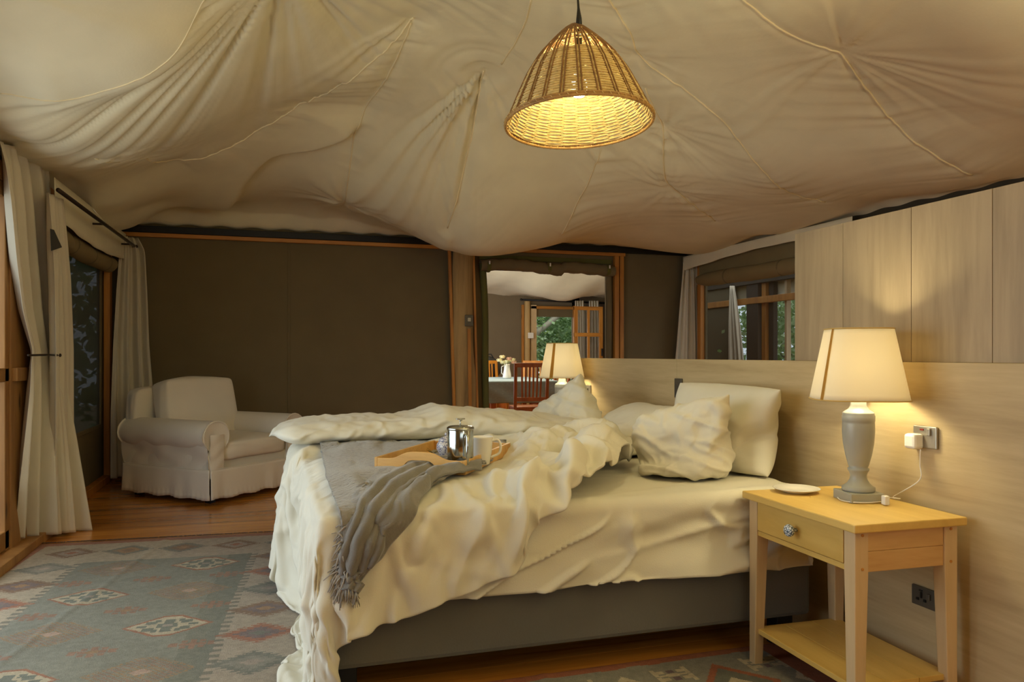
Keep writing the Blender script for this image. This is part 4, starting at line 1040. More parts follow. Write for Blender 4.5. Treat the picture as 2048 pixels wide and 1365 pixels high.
# a few dried sprigs
M['sprig'] = plain('dried_herb', '6d6a34', 0.8)
for i_, (u_, v_) in enumerate(((866, 908), (845, 917))):
    p = ontray(u_, v_); sp = empty('herb_sprig', tuple(p), 0.6 + i_, ('small dried herb sprig on the tray beside the sugar bowl', 'small dried herb sprig on the tray nearest its left side')[i_], 'herb sprig', 'dried herb sprigs on the tray')
    rr_ = random.Random(i_); st = MB(); lf = MB()
    for k in range(9):
        a = rr_.uniform(0, 2 * PI); l_ = rr_.uniform(0.02, 0.04); e_ = (l_ * math.cos(a), l_ * math.sin(a), rr_.uniform(.005, .022)); st.tube([(0, 0, 0.001), (e_[0] * .5, e_[1] * .5, e_[2] * .7), e_], 0.0006, 4)
        for j in range(5):
            f = 0.3 + 0.15 * j; c_ = Vector(e_) * f; b_ = a + (1 if j % 2 else -1) * 1.0; q2 = c_ + Vector((math.cos(b_), math.sin(b_), 0.3)) * 0.007
            lf.add([c_, c_ + Vector((0.0015, 0, 0.001)), q2, c_ - Vector((0.0015, 0, -0.001))], [(0, 1, 2, 3)])
    st.build('stalks', M['sprig'], sp); lf.build('leaves', M['sprig'], sp)
cl = ontray(880, 928)
tag(W(B((cl[0], cl[1], cl[2] + 0.004), (0.10, 0.07, 0.008), rot=TR), empty('x')).build('napkin', M['linen'], None, bevel=0.003), 'small folded white napkin lying on the tray behind its handle', 'napkin')
bpy.data.objects.remove(bpy.data.objects['x'])
# ================================================================== THROW, CURTAINS, RUGS
bv = BVHTree.FromPolygons([tuple(p) for p in DUV.reshape(-1, 3)], [(j * ND + i, j * ND + i + 1, (j + 1) * ND + i + 1, (j + 1) * ND + i) for j in range(MD_ - 1) for i in range(ND - 1)])
camp = Vector((0, 0, CH))
def onduvet(u, v, lift=0.01):
    r = Vector(ray(u, v)).normalized(); h = bv.ray_cast(camp, r)
    if h[0] is None: return None
    n = h[1] if h[1].dot(r) < 0 else -h[1]
    return np.array(h[0] + n * lift)
def down(x, y, lift=0.01):
    h = bv.ray_cast(Vector((x, y, 2)), Vector((0, 0, -1))); return None if h[0] is None else float(h[0].z) + lift
def knit():
    t = NT('grey_knitted_wool'); co = t.coords((1, 1, 1)); wv = t.n('ShaderNodeTexVoronoi'); wv.inputs['Scale'].default_value = 1.0
    t.l(t.coords((38, 75, 60)), wv.inputs['Vector']); r = t.ramp(wv.outputs['Distance'], [(0.08, s2l('47433c')), (0.30, s2l('857f75'))])
    t.base(r); f = t.noise(co, 220, 3); m = t.n('ShaderNodeMath', operation='MULTIPLY_ADD'); t.l(wv.outputs['Distance'], m.inputs[0]); m.inputs[1].default_value = 1.5; t.l(f, m.inputs[2])
    t.bump(m.outputs[0], 0.6, 0.004); t.set(Roughness=0.95, Sheen_Weight=0.4); return t.m
M['grey_knit'] = knit(); M['grey_wool'] = fabric('grey_wool_reverse', '76716a', 130, 0.8, 0.12, 0.95, 0.4); M['fringe'] = plain('grey_wool_fringe', '9d968c', 0.9)
th = empty('throw', (0.4, 3.0, 0.68), label='grey knitted throw with a fringed end, laid across the duvet at the foot', cat='throw')
def interp_poly(pts, n):
    pts = np.array(pts, float); d = np.r_[0, np.cumsum(np.linalg.norm(np.diff(pts, axis=0), axis=1))]; t = np.linspace(0, d[-1], n); return np.stack([np.interp(t, d, pts[:, k]) for k in range(pts.shape[1])], -1)
# flat part: lies over the duvet top, X from foot edge inwards
def edge_smooth(P, it):
    for _ in range(it):
        P = smooth_grid(P, 1)
        for A in (P[0], P[-1], P[:, 0], P[:, -1]): A[1:-1] = 0.5 * A[1:-1] + 0.25 * (A[:-2] + A[2:])
    return P
def skin(Lp, Rp, nu, nv, lift, name, mat, fold=None, fold2=None):
    A, C = interp_poly(Lp, nv), interp_poly(Rp, nv); P = np.zeros((nv, nu, 3)); last = None
    for j in range(nv):
        for i in range(nu):
            t = i / (nu - 1); q = A[j] * (1 - t) + C[j] * t
            lf = lift + (fold(t, j / (nv - 1)) if fold else 0)
            p = onduvet(q[0], q[1], lf)
            if p is None: p = last
            P[j, i] = p; last = p
    if fold2 is not None:
        P = edge_smooth(P, 26); T_, S_ = np.meshgrid(np.linspace(0, 1, nu), np.linspace(0, 1, nv)); N_ = normals(P); N_ = N_ * np.sign((N_ * (np.array([0, 0, CH]) - P)).sum(-1, keepdims=True))
        return P + N_ * fold2(T_, S_)[..., None]
    return smooth_grid(P, 2)
Pf = skin([(640, 893), (646, 920), (655, 960), (672, 1010), (684, 1060), (690, 1100)], [(1010, 886), (1010, 900), (990, 925), (900, 960), (820, 1000), (760, 1060)], 60, 46, 0.012, 'a', None,
          lambda t, s: 0.004 * math.sin(s * 20 + t * 6))
W(MB().grid(Pf), th).build('knitted_face', M['grey_knit'], th, smooth=True, thick=0.010)
def foldf(t, s):
    e = math.sin(PI * min(1, max(0, t))) ** 0.6
    return 0.012 * e + 0 * e + 0.014 * math.sin(t * 11 + s * 5) * e + 0.008 * math.sin(t * 21 + s * 11 + 1) * e
def foldn(T_, S_):
    e = np.sin(PI * np.clip(T_, 0, 1)) ** 0.5; w_ = 0.035 * np.sin(S_ * 5 + 1) + 0.012 * np.sin(S_ * 13)
    r_1 = np.exp(-((T_ + w_ - 0.42) / 0.06) ** 2) * 0.022 + np.exp(-((T_ - w_ - 0.80) / 0.13) ** 2) * 0.030 + np.exp(-((T_ + w_ * 1.5 - 0.22) / 0.045) ** 2) * 0.016 + np.exp(-((T_ + w_ * 0.6 - 0.58) / 0.035) ** 2) * 0.010
    return 0.008 * e + r_1 * (0.85 + 0.15 * np.sin(S_ * 9)) + 0.010 * noise2(T_ * 2.5, S_ * 5, 4, 5)
Pr = skin([(985, 928), (930, 922), (870, 926), (800, 938), (760, 950), (730, 975), (700, 1010), (690, 1060), (682, 1120), (684, 1180)],
          [(962, 950), (935, 956), (900, 962), (868, 975), (845, 1000), (820, 1040), (785, 1080), (752, 1120), (725, 1155), (700, 1188)], 56, 130, 0.014, 'b', None, None, foldn)
W(MB().grid(Pr), th).build('folded_over_face', M['grey_wool'], th, smooth=True, thick=0.007)
fr = MB(); rr_ = random.Random(9)
def strands(P, i0, n, lo, hi, j0=0.0, j1=1.0, inward=None, length=0.055):
    R = P.shape[0]
    for k in range(n):
        j = j0 + (j1 - j0) * k / (n - 1); jf = j * (R - 1); a = int(jf); p = P[a, i0] * (1 - (jf - a)) + P[min(R - 1, a + 1), i0] * (jf - a)
        q = P[a, 1 if i0 == 0 else -2]; d = (p - q); d = d / (np.linalg.norm(d) + 1e-9); L = length * rr_.uniform(0.6, 1.2)
        w1_, w2_ = rr_.uniform(-.5, .5), rr_.uniform(-.5, .5); side = np.array([d[1], -d[0], 0]); 
        pts = [p, p + d * L * .3 + side * L * .2 * w1_ + np.array([0, 0, .006]), p + d * L * .65 + side * L * .35 * w2_ + np.array([0, 0, -.004]), p + d * L * .95 + side * L * .4 * w1_ + np.array([0, 0, -.018])]
        fr.tube(pts, [0.0034, 0.003, 0.0026, 0.0016], 4)
strands(Pr, 0, 230, 0, 0, 0.28, 1.0)
# second row of tassels caught in the folds, and the tip
strands(Pr[:, 6:], 0, 110, 0, 0, 0.40, 0.98, length=0.05)
for k in range(50):
    i = rr_.randrange(Pr.shape[1]); p = Pr[-1, i]; L = rr_.uniform(.02, .045); s_ = rr_.uniform(-.012, .012)
    fr.tube([p, p + np.array([s_ * .5, -.004, -L * .5]), p + np.array([s_, -.004 + s_, -L])], [0.0026, 0.002, 0.0012], 4)
W(fr, th).build('fringe', M['fringe'], th, smooth=True)['kind'] = 'stuff'

# ---- curtains
def curtain(name, rows, npl, amp, label, mat='curtain', parent=None, nu=140, nv=80, seed=0, nrm=(1, 0, 0), extra=None, cat='curtain', group=None):
    """rows: (left point, right point, pleat depth factor) from top to bottom"""
    nrm = np.array(nrm, float); zs = np.linspace(0, 1, len(rows)); P = []
    L = np.array([r[0] for r in rows], float); R = np.array([r[1] for r in rows], float); K = np.array([r[2] for r in rows], float)
    hz = np.r_[0, np.cumsum(np.abs(np.diff((L + R)[:, 2])))]; hz /= hz[-1]
    for j in range(nv):
        s = j / (nv - 1); l = np.array([np.interp(s, hz, L[:, k]) for k in range(3)]); r = np.array([np.interp(s, hz, R[:, k]) for k in range(3)]); kk = np.interp(s, hz, K); row = []
        for i in range(nu):
            t = i / (nu - 1)
            ph = t * npl * 2 * PI + 0.5 * math.sin(s * 3 + t * 5 + seed) + seed
            dz = amp * kk * (math.sin(ph) + 0.35 * math.sin(2.3 * ph + 2 * s + seed) + 0.5 * math.sin(ph * 0.37 + s * 2.0))
            q = l * (1 - t) + r * t + nrm * dz; row.append(q)
        P.append(row)
    P = np.array(P)
    for _ in range(2): P[1:-1] = (P[:-2] + 2 * P[1:-1] + P[2:]) / 4
    return MB().grid(P).build(name, M[mat], parent, smooth=True, thick=0.003)
XC = -1.37
def rowpx(uL, uR, vL, vR, k, xl=XC, xr=XC): return (onX(uL, vL, xl), onX(uR, vR, xr), k)
cu = empty('curtain', (XC, 5.2, 0), label='large cream curtain tied back beside the glazed door on the left', cat='curtain', group='tied back cotton curtains')
def under(o): 
    o.data.transform(Matrix.Translation(-o.parent.location)); return o
under(curtain('drape', [rowpx(-6, 92, 283, 318, .45), rowpx(2, 95, 330, 352, .8), rowpx(8, 97, 400, 415, 1.1), rowpx(18, 104, 520, 525, 1.1), rowpx(34, 112, 620, 620, .8, XC, XC + .02), rowpx(60, 118, 706, 706, .45, XC + .03, XC + .03),
               rowpx(57, 122, 716, 716, .45, XC + .03, XC + .03), rowpx(50, 134, 780, 780, .8, XC + .01, XC + .08), rowpx(38, 152, 880, 878, 1.0, XC - .01, XC + .14), rowpx(28, 167, 970, 965, 1.1, XC - .03, XC + .19), (onX(20, 1078, -1.45), onX(183, 1060, -1.138), 1.2)], 4.4, 0.034, '', parent=cu, seed=1.0, nrm=(0.93, -0.35, 0), nu=220, nv=110))
hb_ = empty('holdback', (XC - 0.02, 5.62, 1.12), label='dark metal curtain holdback with a round end gathering the large cream curtain', cat='holdback')
a_, b_ = onX(61, 711, XC + .09), onX(116, 711, XC + .10)
W(MB().tube(smoothpath([a_ + [-.012, 0.0, 0], a_, (a_ + b_) / 2 + [.022, -.02, 0.002], b_], 6), 0.006, 8), hb_).build('arm', M['bronze'], hb_, smooth=True)
W(MB().lathe([(0, -.012), (.016, -.010), (.020, 0), (.016, .010), (0, .012)], 16, tuple(b_)), hb_).build('round_end', M['bronze'], hb_, smooth=True)
c2 = curtain('curtain', [rowpx(92, 121, 385, 398, .5, -1.27, -1.27), rowpx(94, 124, 480, 480, 1, -1.27, -1.27), rowpx(96, 131, 560, 560, 1, -1.27, -1.27), rowpx(98, 137, 700, 700, 1, -1.28, -1.28), rowpx(98, 138, 860, 860, 1, -1.29, -1.29), rowpx(98, 139, 960, 960, 1, -1.3, -1.3)], 3, 0.02, '', seed=2, nu=60)
tag(c2, 'narrow cream curtain with a dark cloth tag hanging behind the large tied one', 'curtain', 'tied back cotton curtains')
a_ = [onX(100, 458, -1.235), onX(107, 460, -1.235), onX(123, 495, -1.235), onX(102, 502, -1.235)]
MB().add([tuple(p) for p in a_] + [tuple(p + np.array([.003, 0, 0])) for p in a_], [(0, 1, 2, 3), (7, 6, 5, 4), (0, 4, 5, 1), (1, 5, 6, 2), (2, 6, 7, 3), (3, 7, 4, 0)]).build('cloth_tag', plain('dark_slate_tag', '3c3b3a', .8), c2)
c3 = curtain('curtain', [((-1.33, 7.47, 2.17), (-1.20, 7.50, 2.16), .7), ((-1.34, 7.45, 2.05), (-1.15, 7.50, 2.05), 1), ((-1.36, 7.42, 1.7), (-1.13, 7.5, 1.7), 1), ((-1.38, 7.38, 1.2), (-1.11, 7.5, 1.2), 1.1), ((-1.39, 7.33, .6), (-1.06, 7.48, .6), 1.2), ((-1.38, 7.28, .05), (-1.02, 7.46, .05), 1.2)], 3.2, 0.025, '', seed=.4, nrm=(0.5, -0.86, 0), nu=90)
tag(c3, 'cream curtain bunched in the corner behind the armchair', 'curtain', 'tied back cotton curtains')
def yx(u, v, Y): return onY(u, v, Y)
c4 = curtain('curtain', [(yx(1366, 525, 7.5), yx(1394, 522, 7.45), .6), (yx(1365, 545, 7.5), yx(1399, 545, 7.45), 1), (yx(1360, 600, 7.5), yx(1404, 600, 7.45), 1), (yx(1353, 690, 7.5), yx(1411, 690, 7.42), 1.1), (yx(1346, 760, 7.5), yx(1416, 760, 7.4), 1.1), (yx(1330, 1000, 7.5), yx(1425, 980, 7.4), 1.1)], 3.4, 0.022, '', seed=.9, nrm=(-0.4, -0.9, 0), nu=90)
tag(c4, 'cream curtain hanging in the far right corner above the headboard', 'curtain', 'tied back cotton curtains')
def rod(a, b, label, hook):
    o = MB().tube([a, b], 0.013, 10).build('curtain_rod', M['bronze'], None, smooth=True); tag(o, label, 'curtain rod', 'dark curtain rods')
    MB().lathe([(0, -.02), (.02, -.012), (.024, 0), (.02, .012), (0, .02)], 14, tuple(b)).build('finial', M['bronze'], o, smooth=True)
    for t in (0.5, 0.94):
        p = Vector(a).lerp(Vector(b), t); MB().tube([p, p + Vector((hook, 0, 0.0))], 0.008, 8).build('bracket', M['bronze'], o, smooth=True)
rod((-1.215, 5.0, 2.075), (-1.215, 7.50, 2.085), 'dark bronze curtain rod along the left wall', -0.22)
rod((4.33, 3.6, 2.135), (4.33, 7.50, 2.135), 'dark bronze curtain rod along the right wall above the headboard', 0.12)

# ---- rugs: woven pattern as coloured cells
def rug(name, w, l, fn, loc, rz, label, res=0.0055):
    nx, ny = int(w / res), int(l / res); xs = (np.arange(nx) + .5) * w / nx; ys = (np.arange(ny) + .5) * l / ny; A, Bb = np.meshgrid(xs, ys)
    C = fn(A, Bb)
    gxv, gyv = np.meshgrid(np.linspace(0, w, nx + 1), np.linspace(0, l, ny + 1))
    Z = 0.006 + 0.0025 * noise2(gxv, gyv, 3.0, 2) + 0.004 * np.exp(-((gxv - 0.72 + 0.10 * (gyv - .3)) / 0.02) ** 2) * (gyv < 1.9)
    ed = np.minimum(np.minimum(gxv, w - gxv), np.minimum(gyv, l - gyv)); Z *= smoothstep(-0.005, 0.01, ed)
    wob = 0.008 * noise2(gyv, gyv * 0, 2.0, 7)
    vs = np.stack([gxv - w / 2 + wob, -gyv + 0.006 * noise2(gxv, gxv * 0, 3, 1), Z], -1).reshape(-1, 3)
    idx = np.arange((nx + 1) * (ny + 1)).reshape(ny + 1, nx + 1); F = np.stack([idx[:-1, :-1], idx[1:, :-1], idx[1:, 1:], idx[:-1, 1:]], -1).reshape(-1, 4)
    me = bpy.data.meshes.new(name); me.vertices.add(len(vs)); me.vertices.foreach_set('co', vs.ravel()); me.loops.add(F.size); me.loops.foreach_set('vertex_index', F.ravel().astype(np.int32))
    me.polygons.add(len(F)); me.polygons.foreach_set('loop_start', np.arange(0, F.size, 4, dtype=np.int32)); me.polygons.foreach_set('loop_total', np.full(len(F), 4, dtype=np.int32)); me.update()
    at = me.color_attributes.new('weave', 'FLOAT_COLOR', 'CORNER'); at.data.foreach_set('color', np.repeat(np.concatenate([C.reshape(-1, 3), np.ones((nx * ny, 1))], 1), 4, axis=0).ravel().astype(np.float32))
    me.polygons.foreach_set('use_smooth', [True] * len(me.polygons)); me.materials.append(M['rug'])
    o = bpy.data.objects.new(name, me); COL.objects.link(o); o.location = loc; o.rotation_euler = (0, 0, rz); tag(o, label, 'rug'); return o
t = NT('flatwoven_wool'); at = t.n('ShaderNodeVertexColor', layer_name='weave'); f = t.noise(t.coords((260, 90, 1)), 1.0, 2, .7); g = t.noise(t.coords(), 5, 3)
t.base(t.mix(0.5, at.outputs[0], t.ramp(f, [(0.3, (0.45, 0.45, 0.45, 1)), (0.7, (1, 1, 1, 1))]), 'MULTIPLY')); t.bump(f, 0.5, 0.003); t.set(Roughness=0.95); M['rug'] = t.m
RC = {k_: np.array(s2l(v_)[:3]) for k_, v_ in dict(rust='96593c', cream='a99c84', tan='97897a', grey='807e70', dgrey='68675a', green='686b60', brown='77583f', ochre='94704a', pink='b0907c', plum='69585a', lcream='b5a68a').items()}
def setc(C, m, c, jit=None): C[m] = RC[c]
def rug1(A, Bb):
    A = A + 0.006 * (noise2(Bb * 1.0, A * .2, 60, 6)); Bb = Bb + 0.003 * noise2(A, Bb, 50, 16)
    w, l = 1.70, 3.1; C = np.zeros(A.shape + (3,)); nz = (noise2(A, Bb, 55, 4)); A2 = A + 0.004 * noise2(Bb, A, 40, 3); 
    C[:] = RC['rust']
    inb = (A2 > 0.105) & (A2 < w - 0.105) & (Bb > 0.075); C[inb] = RC['cream']; C[inb & (A2 > w * .5)] = RC['tan'] * .5 + RC['cream'] * .5
    F0, F1, FB = 0.42, 1.28, 0.50
    teeth = 0.022
    fld = (A2 > F0) & (A2 < F1) & (Bb > FB); comb = (np.floor(Bb / 0.026) % 2 == 0) & (Bb > FB) & (((A2 > F0 - .035) & (A2 <= F0)) | ((A2 >= F1) & (A2 < F1 + .035)))
    C[fld] = RC['grey']; C[fld & (A2 > F1 - 0.12)] = RC['dgrey'] * .7 + RC['grey'] * .3; C[comb] = RC['dgrey']
    step = 0.0085
    def stepped(cx, cy, hw, hh, m0, pts=1.0):
        a = np.abs(A - cx); b = np.floor(np.abs(Bb - cy) / step) * step
        saw = 0.15 * ((np.floor(np.abs(Bb - cy) / step) % 2)); return (a / hw + b / hh + saw < pts) & m0
    bi = 0
    for cx0 in (0.262, w - 0.262):
        for k in range(10):
            cy = 0.58 + 0.30 * k; cols = [('green', 'grey', 'tan'), ('brown', 'plum', 'ochre'), ('rust', 'plum', 'green')][(k + (cx0 > 1)) % 3]
            for sc_, c in zip((1.0, 0.62, 0.25), cols): C[stepped(cx0, cy, 0.165 * sc_, 0.115 * sc_, inb)] = RC[c]
    for k in range(5):
        cx = 0.30 + 0.29 * k; cols = [('brown', 'tan', 'rust'), ('green', 'ochre', 'brown'), ('green', 'brown', 'ochre')][k % 3]
        for sc_, c in zip((1.0, 0.6, 0.25), cols): C[stepped(cx, 0.27, 0.135 * sc_, 0.12 * sc_, inb)] = RC[c]
    def hexa(cx, cy, hw, hh): return (np.abs(A - cx) / hw * 0.62 + np.abs(Bb - cy) / hh * 0.5 < 0.62) & (np.abs(Bb - cy) < hh) & fld
    for r in range(7):
        for c in (0, 1):
            cx, cy = (F0 + F1) / 2 + (c - .5) * 0.43, FB + 0.16 + 0.475 * r
            if (r + c) % 2 == 1:
                C[hexa(cx, cy, .175, .125)] = RC['rust']; C[hexa(cx, cy, .158, .108)] = RC['lcream']
                a, b = np.abs(A - cx), np.abs(Bb - cy)
                mot = ((a < .02) & (b < .075)) | ((a < .04) & (b < .025)) | ((np.abs(a - .07) < .022) & (np.abs(b - .04) < .018)) | ((np.abs(a - .10) < .02) & (b < .012)) | ((np.abs(a - .045) < .012) & (np.abs(b - .06) < .016))
                C[mot & fld] = RC['green']; C[(a < .02) & (b < .014) & fld] = RC['tan']
            else:
                h = hexa(cx, cy, .19, .135); h2 = hexa(cx, cy, .165, .112); dots = ((np.floor(A / 0.012) + np.floor(Bb / 0.012)) % 2 == 0)
                C[h & dots] = RC['ochre']; C[h2 & dots] = RC['rust'] * .6 + RC['grey'] * .4; C[hexa(cx, cy, .04, .025)] = RC['pink']
                C[hexa(cx, cy, .10, .06) & dots & ~hexa(cx, cy, .04, .025)] = RC['ochre']
        for cx, c in (((F0 + F1) / 2, 'rust'), (F0 + .07, 'rust'), (F1 - .08, 'rust')):
            cy = FB + 0.16 + 0.475 * r + 0.2375; a, b = np.abs(A - cx), np.abs(Bb - cy)
            mt = (((a < .012) & (b < .05)) | ((a < .05) & (b < .012)) | ((np.abs(a - .035) < .012) & (np.abs(b - .03) < .012)) | ((np.abs(a - .07) < .015) & (b < .02))) & fld
            C[mt] = RC['rust'] * .7 + RC['grey'] * .3
            if cx == (F0 + F1) / 2: C[(a < .02) & (b < .015) & fld] = RC['ochre']
    C = C * 0.72 + 0.28 * np.where(fld, 0, 1)[..., None] * RC['tan'] + 0.28 * np.where(fld, 1, 0)[..., None] * RC['grey']
    return np.clip(C * (1 + 0.22 * nz[..., None] + 0.12 * noise2(A, Bb, 4, 9)[..., None]), 0.01, 1)
R1 = rug('rug', 1.70, 3.1, rug1, (-0.53, 5.02, 0.001), math.radians(-4.0), 'large faded kilim rug with grey field and hexagon medallions on the left')
def rug2(A, Bb):
    w, l = 1.7, 1.2; C = np.zeros(A.shape + (3,)); C[:] = RC['rust']; inb = (Bb > 0.05 + .012 * noise2(A, Bb, 12, 3)) & (A > .03) & (A < w - .09); C[inb] = RC['grey'] * .8 + RC['tan'] * .2
    for k in range(5):
        cx, cy = 0.10 + k * 0.36, 0.155; a, b = np.abs(A - cx), np.abs(Bb - cy)
        dots = ((np.abs(a - .045) < .022) & (np.abs(b - .028) < .012)) | ((np.abs(a - .062) < .008) & (np.abs(b - .03) < .028)) | ((a < .05) & (b < .006)) | ((a < .022) & (b < .012))
        C[dots & inb] = RC['lcream']; C[(a < .012) & (np.abs(b - .03) < .012) & inb] = RC['plum']
        cx += 0.18; a, b = np.abs(A - cx), np.abs(Bb - .30); C[(a / .15 + b / .19 < 1) & inb] = RC['rust' if k % 2 else 'lcream']; C[(a / .12 + b / .15 < 1) & inb] = RC['ochre' if not k % 2 else 'dgrey']; C[(a / .06 + b / .07 < 1) & inb] = RC['lcream']
    return np.clip(C * (1 + 0.22 * noise2(A, Bb, 55, 4)[..., None] + 0.1 * noise2(A, Bb, 4, 9)[..., None]), 0.01, 1)
R2 = rug('rug', 1.7, 1.15, rug2, (0.98, 2.505, 0.001), math.radians(0.5), 'kilim rug with cream star motifs under the bedside table')
fr = MB(); rr_ = random.Random(5)
for k in range(300):
    x = -0.84 + 1.68 * k / 299; y0 = 0.0; fr.tube([(x, y0, .008), (x + rr_.uniform(-.006, .006), y0 + .012, .010), (x + rr_.uniform(-.012, .012), y0 + rr_.uniform(.018, .034), .004)], 0.0022, 4)
fr.build('fringe', plain('dark_fringe', '5a4232', .95), R1)['kind'] = 'stuff'
# ================================================================== DINING TENT AND OUTSIDE
FY = 14.1
fl2 = tag(MB().shape([(0.6, YB + .05), (4.6, YB + .05), (6.5, 15.5), (0.6, 15.5)], -0.12, -0.02).build('floor', M['black']), kind='structure')
yy = YB + 0.05
while yy < FY + .1:
    o = bpy.data.objects.new('plank', plank_mesh(6.4)); COL.objects.link(o); o.location = (3.4, yy + PW / 2, 0); o.parent = fl2; yy += PW
wf1 = tag(B(((1.2 + 4.75) / 2, FY, 1.2), (4.75 - 1.2, .03, 2.4)).box((6.1, FY, 1.2), (1.0, .03, 2.4)).box((5.25, FY, 2.2), (1.0, .03, .45)).box((5.3, FY, 0.05), (1.2, .03, .1)).build('wall_far', M['dining_canvas'] if 'dining_canvas' in M else M['olive']), kind='structure')
M['dining_canvas'] = fabric('taupe_canvas', '75664f', 90, .3, .05); wf1.data.materials[0] = M['dining_canvas']
tag(MB().bar((4.55, YB, 1.2), (6.42, FY, 1.2), .03, 2.4).build('wall_east', M['dining_canvas']), kind='structure')
tag(B((1.25, (YB + FY) / 2 + .2, 1.2), (.03, FY - YB, 2.4)).build('wall_west', M['dining_canvas']), kind='structure')
# liner of the dining tent, sagging between its fixings
P = []
for j in range(40):
    y_ = YB + 0.05 + (FY - YB) * j / 39; row = []
    for i in range(50):
        x_ = 1.2 + 5.4 * i / 49; e_ = min(1, (FY - y_) / 2.2)
        z = 2.28 + 0.75 * math.sin(PI * min(1, (x_ - 1.2) / 5.2)) ** .8 * min(1, (FY - y_) / 3.0) * (0.4 + .6 * min(1, (y_ - YB) / 3)) - 0.32 * math.exp(-((FY - .9 - y_) / .6) ** 2) * (0.6 + .4 * math.sin(x_ * 2.6 + 1.2)) + .015 * math.sin(x_ * 9 + y_ * 3)
        row.append((x_, y_, z))
    P.append(row)
tag(MB().grid(P).build('ceiling', M['liner'], None, smooth=True), kind='structure')
# far door: posts, frame, leaf with four panes
fd = empty('door_3', (5.0, FY, 0), kind='structure')
def fx(u, Y=FY - .06): return onY(u, 700, Y)[0]
def fz(v, u=1100, Y=FY - .06): return onY(u, v, Y)[2]
for (ua, ub, mt, nm) in ((1043, 1047, 'pine_trim', 'pine_strip'), (1048, 1060, 'old_post', 'timber_post'), (1061, 1072, 'pine', 'jamb'), (1146, 1152, 'pine_trim', 'jamb')):
    xa, xb = fx(ua), fx(ub); m = MB()
    if mt == 'old_post': m.lathe([((xb - xa) / 2, 0), ((xb - xa) / 2 * .97, 1.2), ((xb - xa) / 2, 2.15)], 20, ((xa + xb) / 2, FY - .08, 0))
    else: m.box(((xa + xb) / 2, FY - .07, 1.04), (xb - xa, .06, 2.08))
    W(m, fd).build(nm, M[mt], fd, bevel=.003)
W(B(((fx(1061) + fx(1150)) / 2, FY - .07, fz(616)), (fx(1150) - fx(1061), .06, .055)), fd).build('lintel', M['pine_trim_x'], fd, bevel=.003)
W(B(((fx(1061) + fx(1150)) / 2, FY - .03, fz(626)), (fx(1150) - fx(1061), .02, .16)), fd).build('canvas_pelmet', M['olive'], fd)
LX0, LX1, LY = fx(1148, 13.2), fx(1205, 13.2), 13.2     # the opened leaf stands a little into the room
def lz(v): return onY(1175, v, LY)[2]
leaf = empty('window_3', ((LX0 + LX1) / 2, LY, 0), kind='structure')
z0, z1 = 0.95, lz(614)
for x_ in (LX0 + .035, (LX0 + LX1) / 2, LX1 - .035): W(B((x_, LY, (z0 + z1) / 2), (.07 if x_ != (LX0 + LX1) / 2 else .045, .04, z1 - z0)), leaf).build('stile', M['pine_trim'], leaf, bevel=.003)
for z_ in (z0, lz(670), z1 - .03): W(B(((LX0 + LX1) / 2, LY, z_), (LX1 - LX0, .042, .07)), leaf).build('rail', M['pine_trim_x'], leaf, bevel=.003)
gl = NT('window_glass'); gl.base((.9, .95, .95, 1)); gl.set(Roughness=.05, Transmission_Weight=1.0, Alpha=0.25); M['glass'] = gl.m
for gy_, gz_, gh_ in DOORGLASS: B((0.03, gy_ - 5.0, gz_), (0.005, 0.62, gh_)).build('pane', M['glass'], d1)
for xa in (LX0 + .07, (LX0 + LX1) / 2 + .022):
    for za, zb in ((z0 + .035, lz(670) - .035), (lz(670) + .035, z1 - .065)): W(B((xa + .12, LY, (za + zb) / 2), (.24, .004, zb - za)), leaf).build('pane', M['glass'], leaf)
W(B((LX1 - .03, LY - .05, lz(705)), (.02, .05, .14)), leaf).build('latch', M['black'], leaf, bevel=.003)
W(B(((LX0 + LX1) / 2, LY, .48), (LX1 - LX0, .04, .90)), leaf).build('lower_panel', M['pine_trim'], leaf, bevel=.003)
o = tag(MB().tube([(fx(1040), FY - .2, fz(602)), (fx(1212), FY - .2, fz(608, 1212))], .018, 8).build('curtain_rod', M['black'], None, smooth=True), 'thin black curtain rod over the far dining room door', 'curtain rod')
MB().lathe([(0, -.03), (.03, 0), (0, .03)], 12, (fx(1038), FY - .2, fz(602))).build('finial', M['black'], o, smooth=True)
for ua, ub, lb in ((1150, 1168, 'white net curtain left of the pair behind the open window leaf'), (1178, 1198, 'white net curtain right of the pair behind the open window leaf')):
    o = curtain('curtain', [(onY(ua, 602, 13.75), onY(ub, 602, 13.75), .8), (onY(ua - 1, 700, 13.75), onY(ub + 2, 700, 13.75), 1), (onY(ua - 1, 800, 13.75), onY(ub + 2, 800, 13.75), 1)], 4, .03, '', nrm=(0, -1, 0), nu=60, nv=20)
    tag(o, lb, 'curtain', 'net curtains at the far door')
o = tag(B((fx(1058), FY - .17, fz(672)), (.11, .02, .11)).build('light_switch', M['white'], None, bevel=.004), 'small white switch on the far timber post in the dining tent', 'switch')

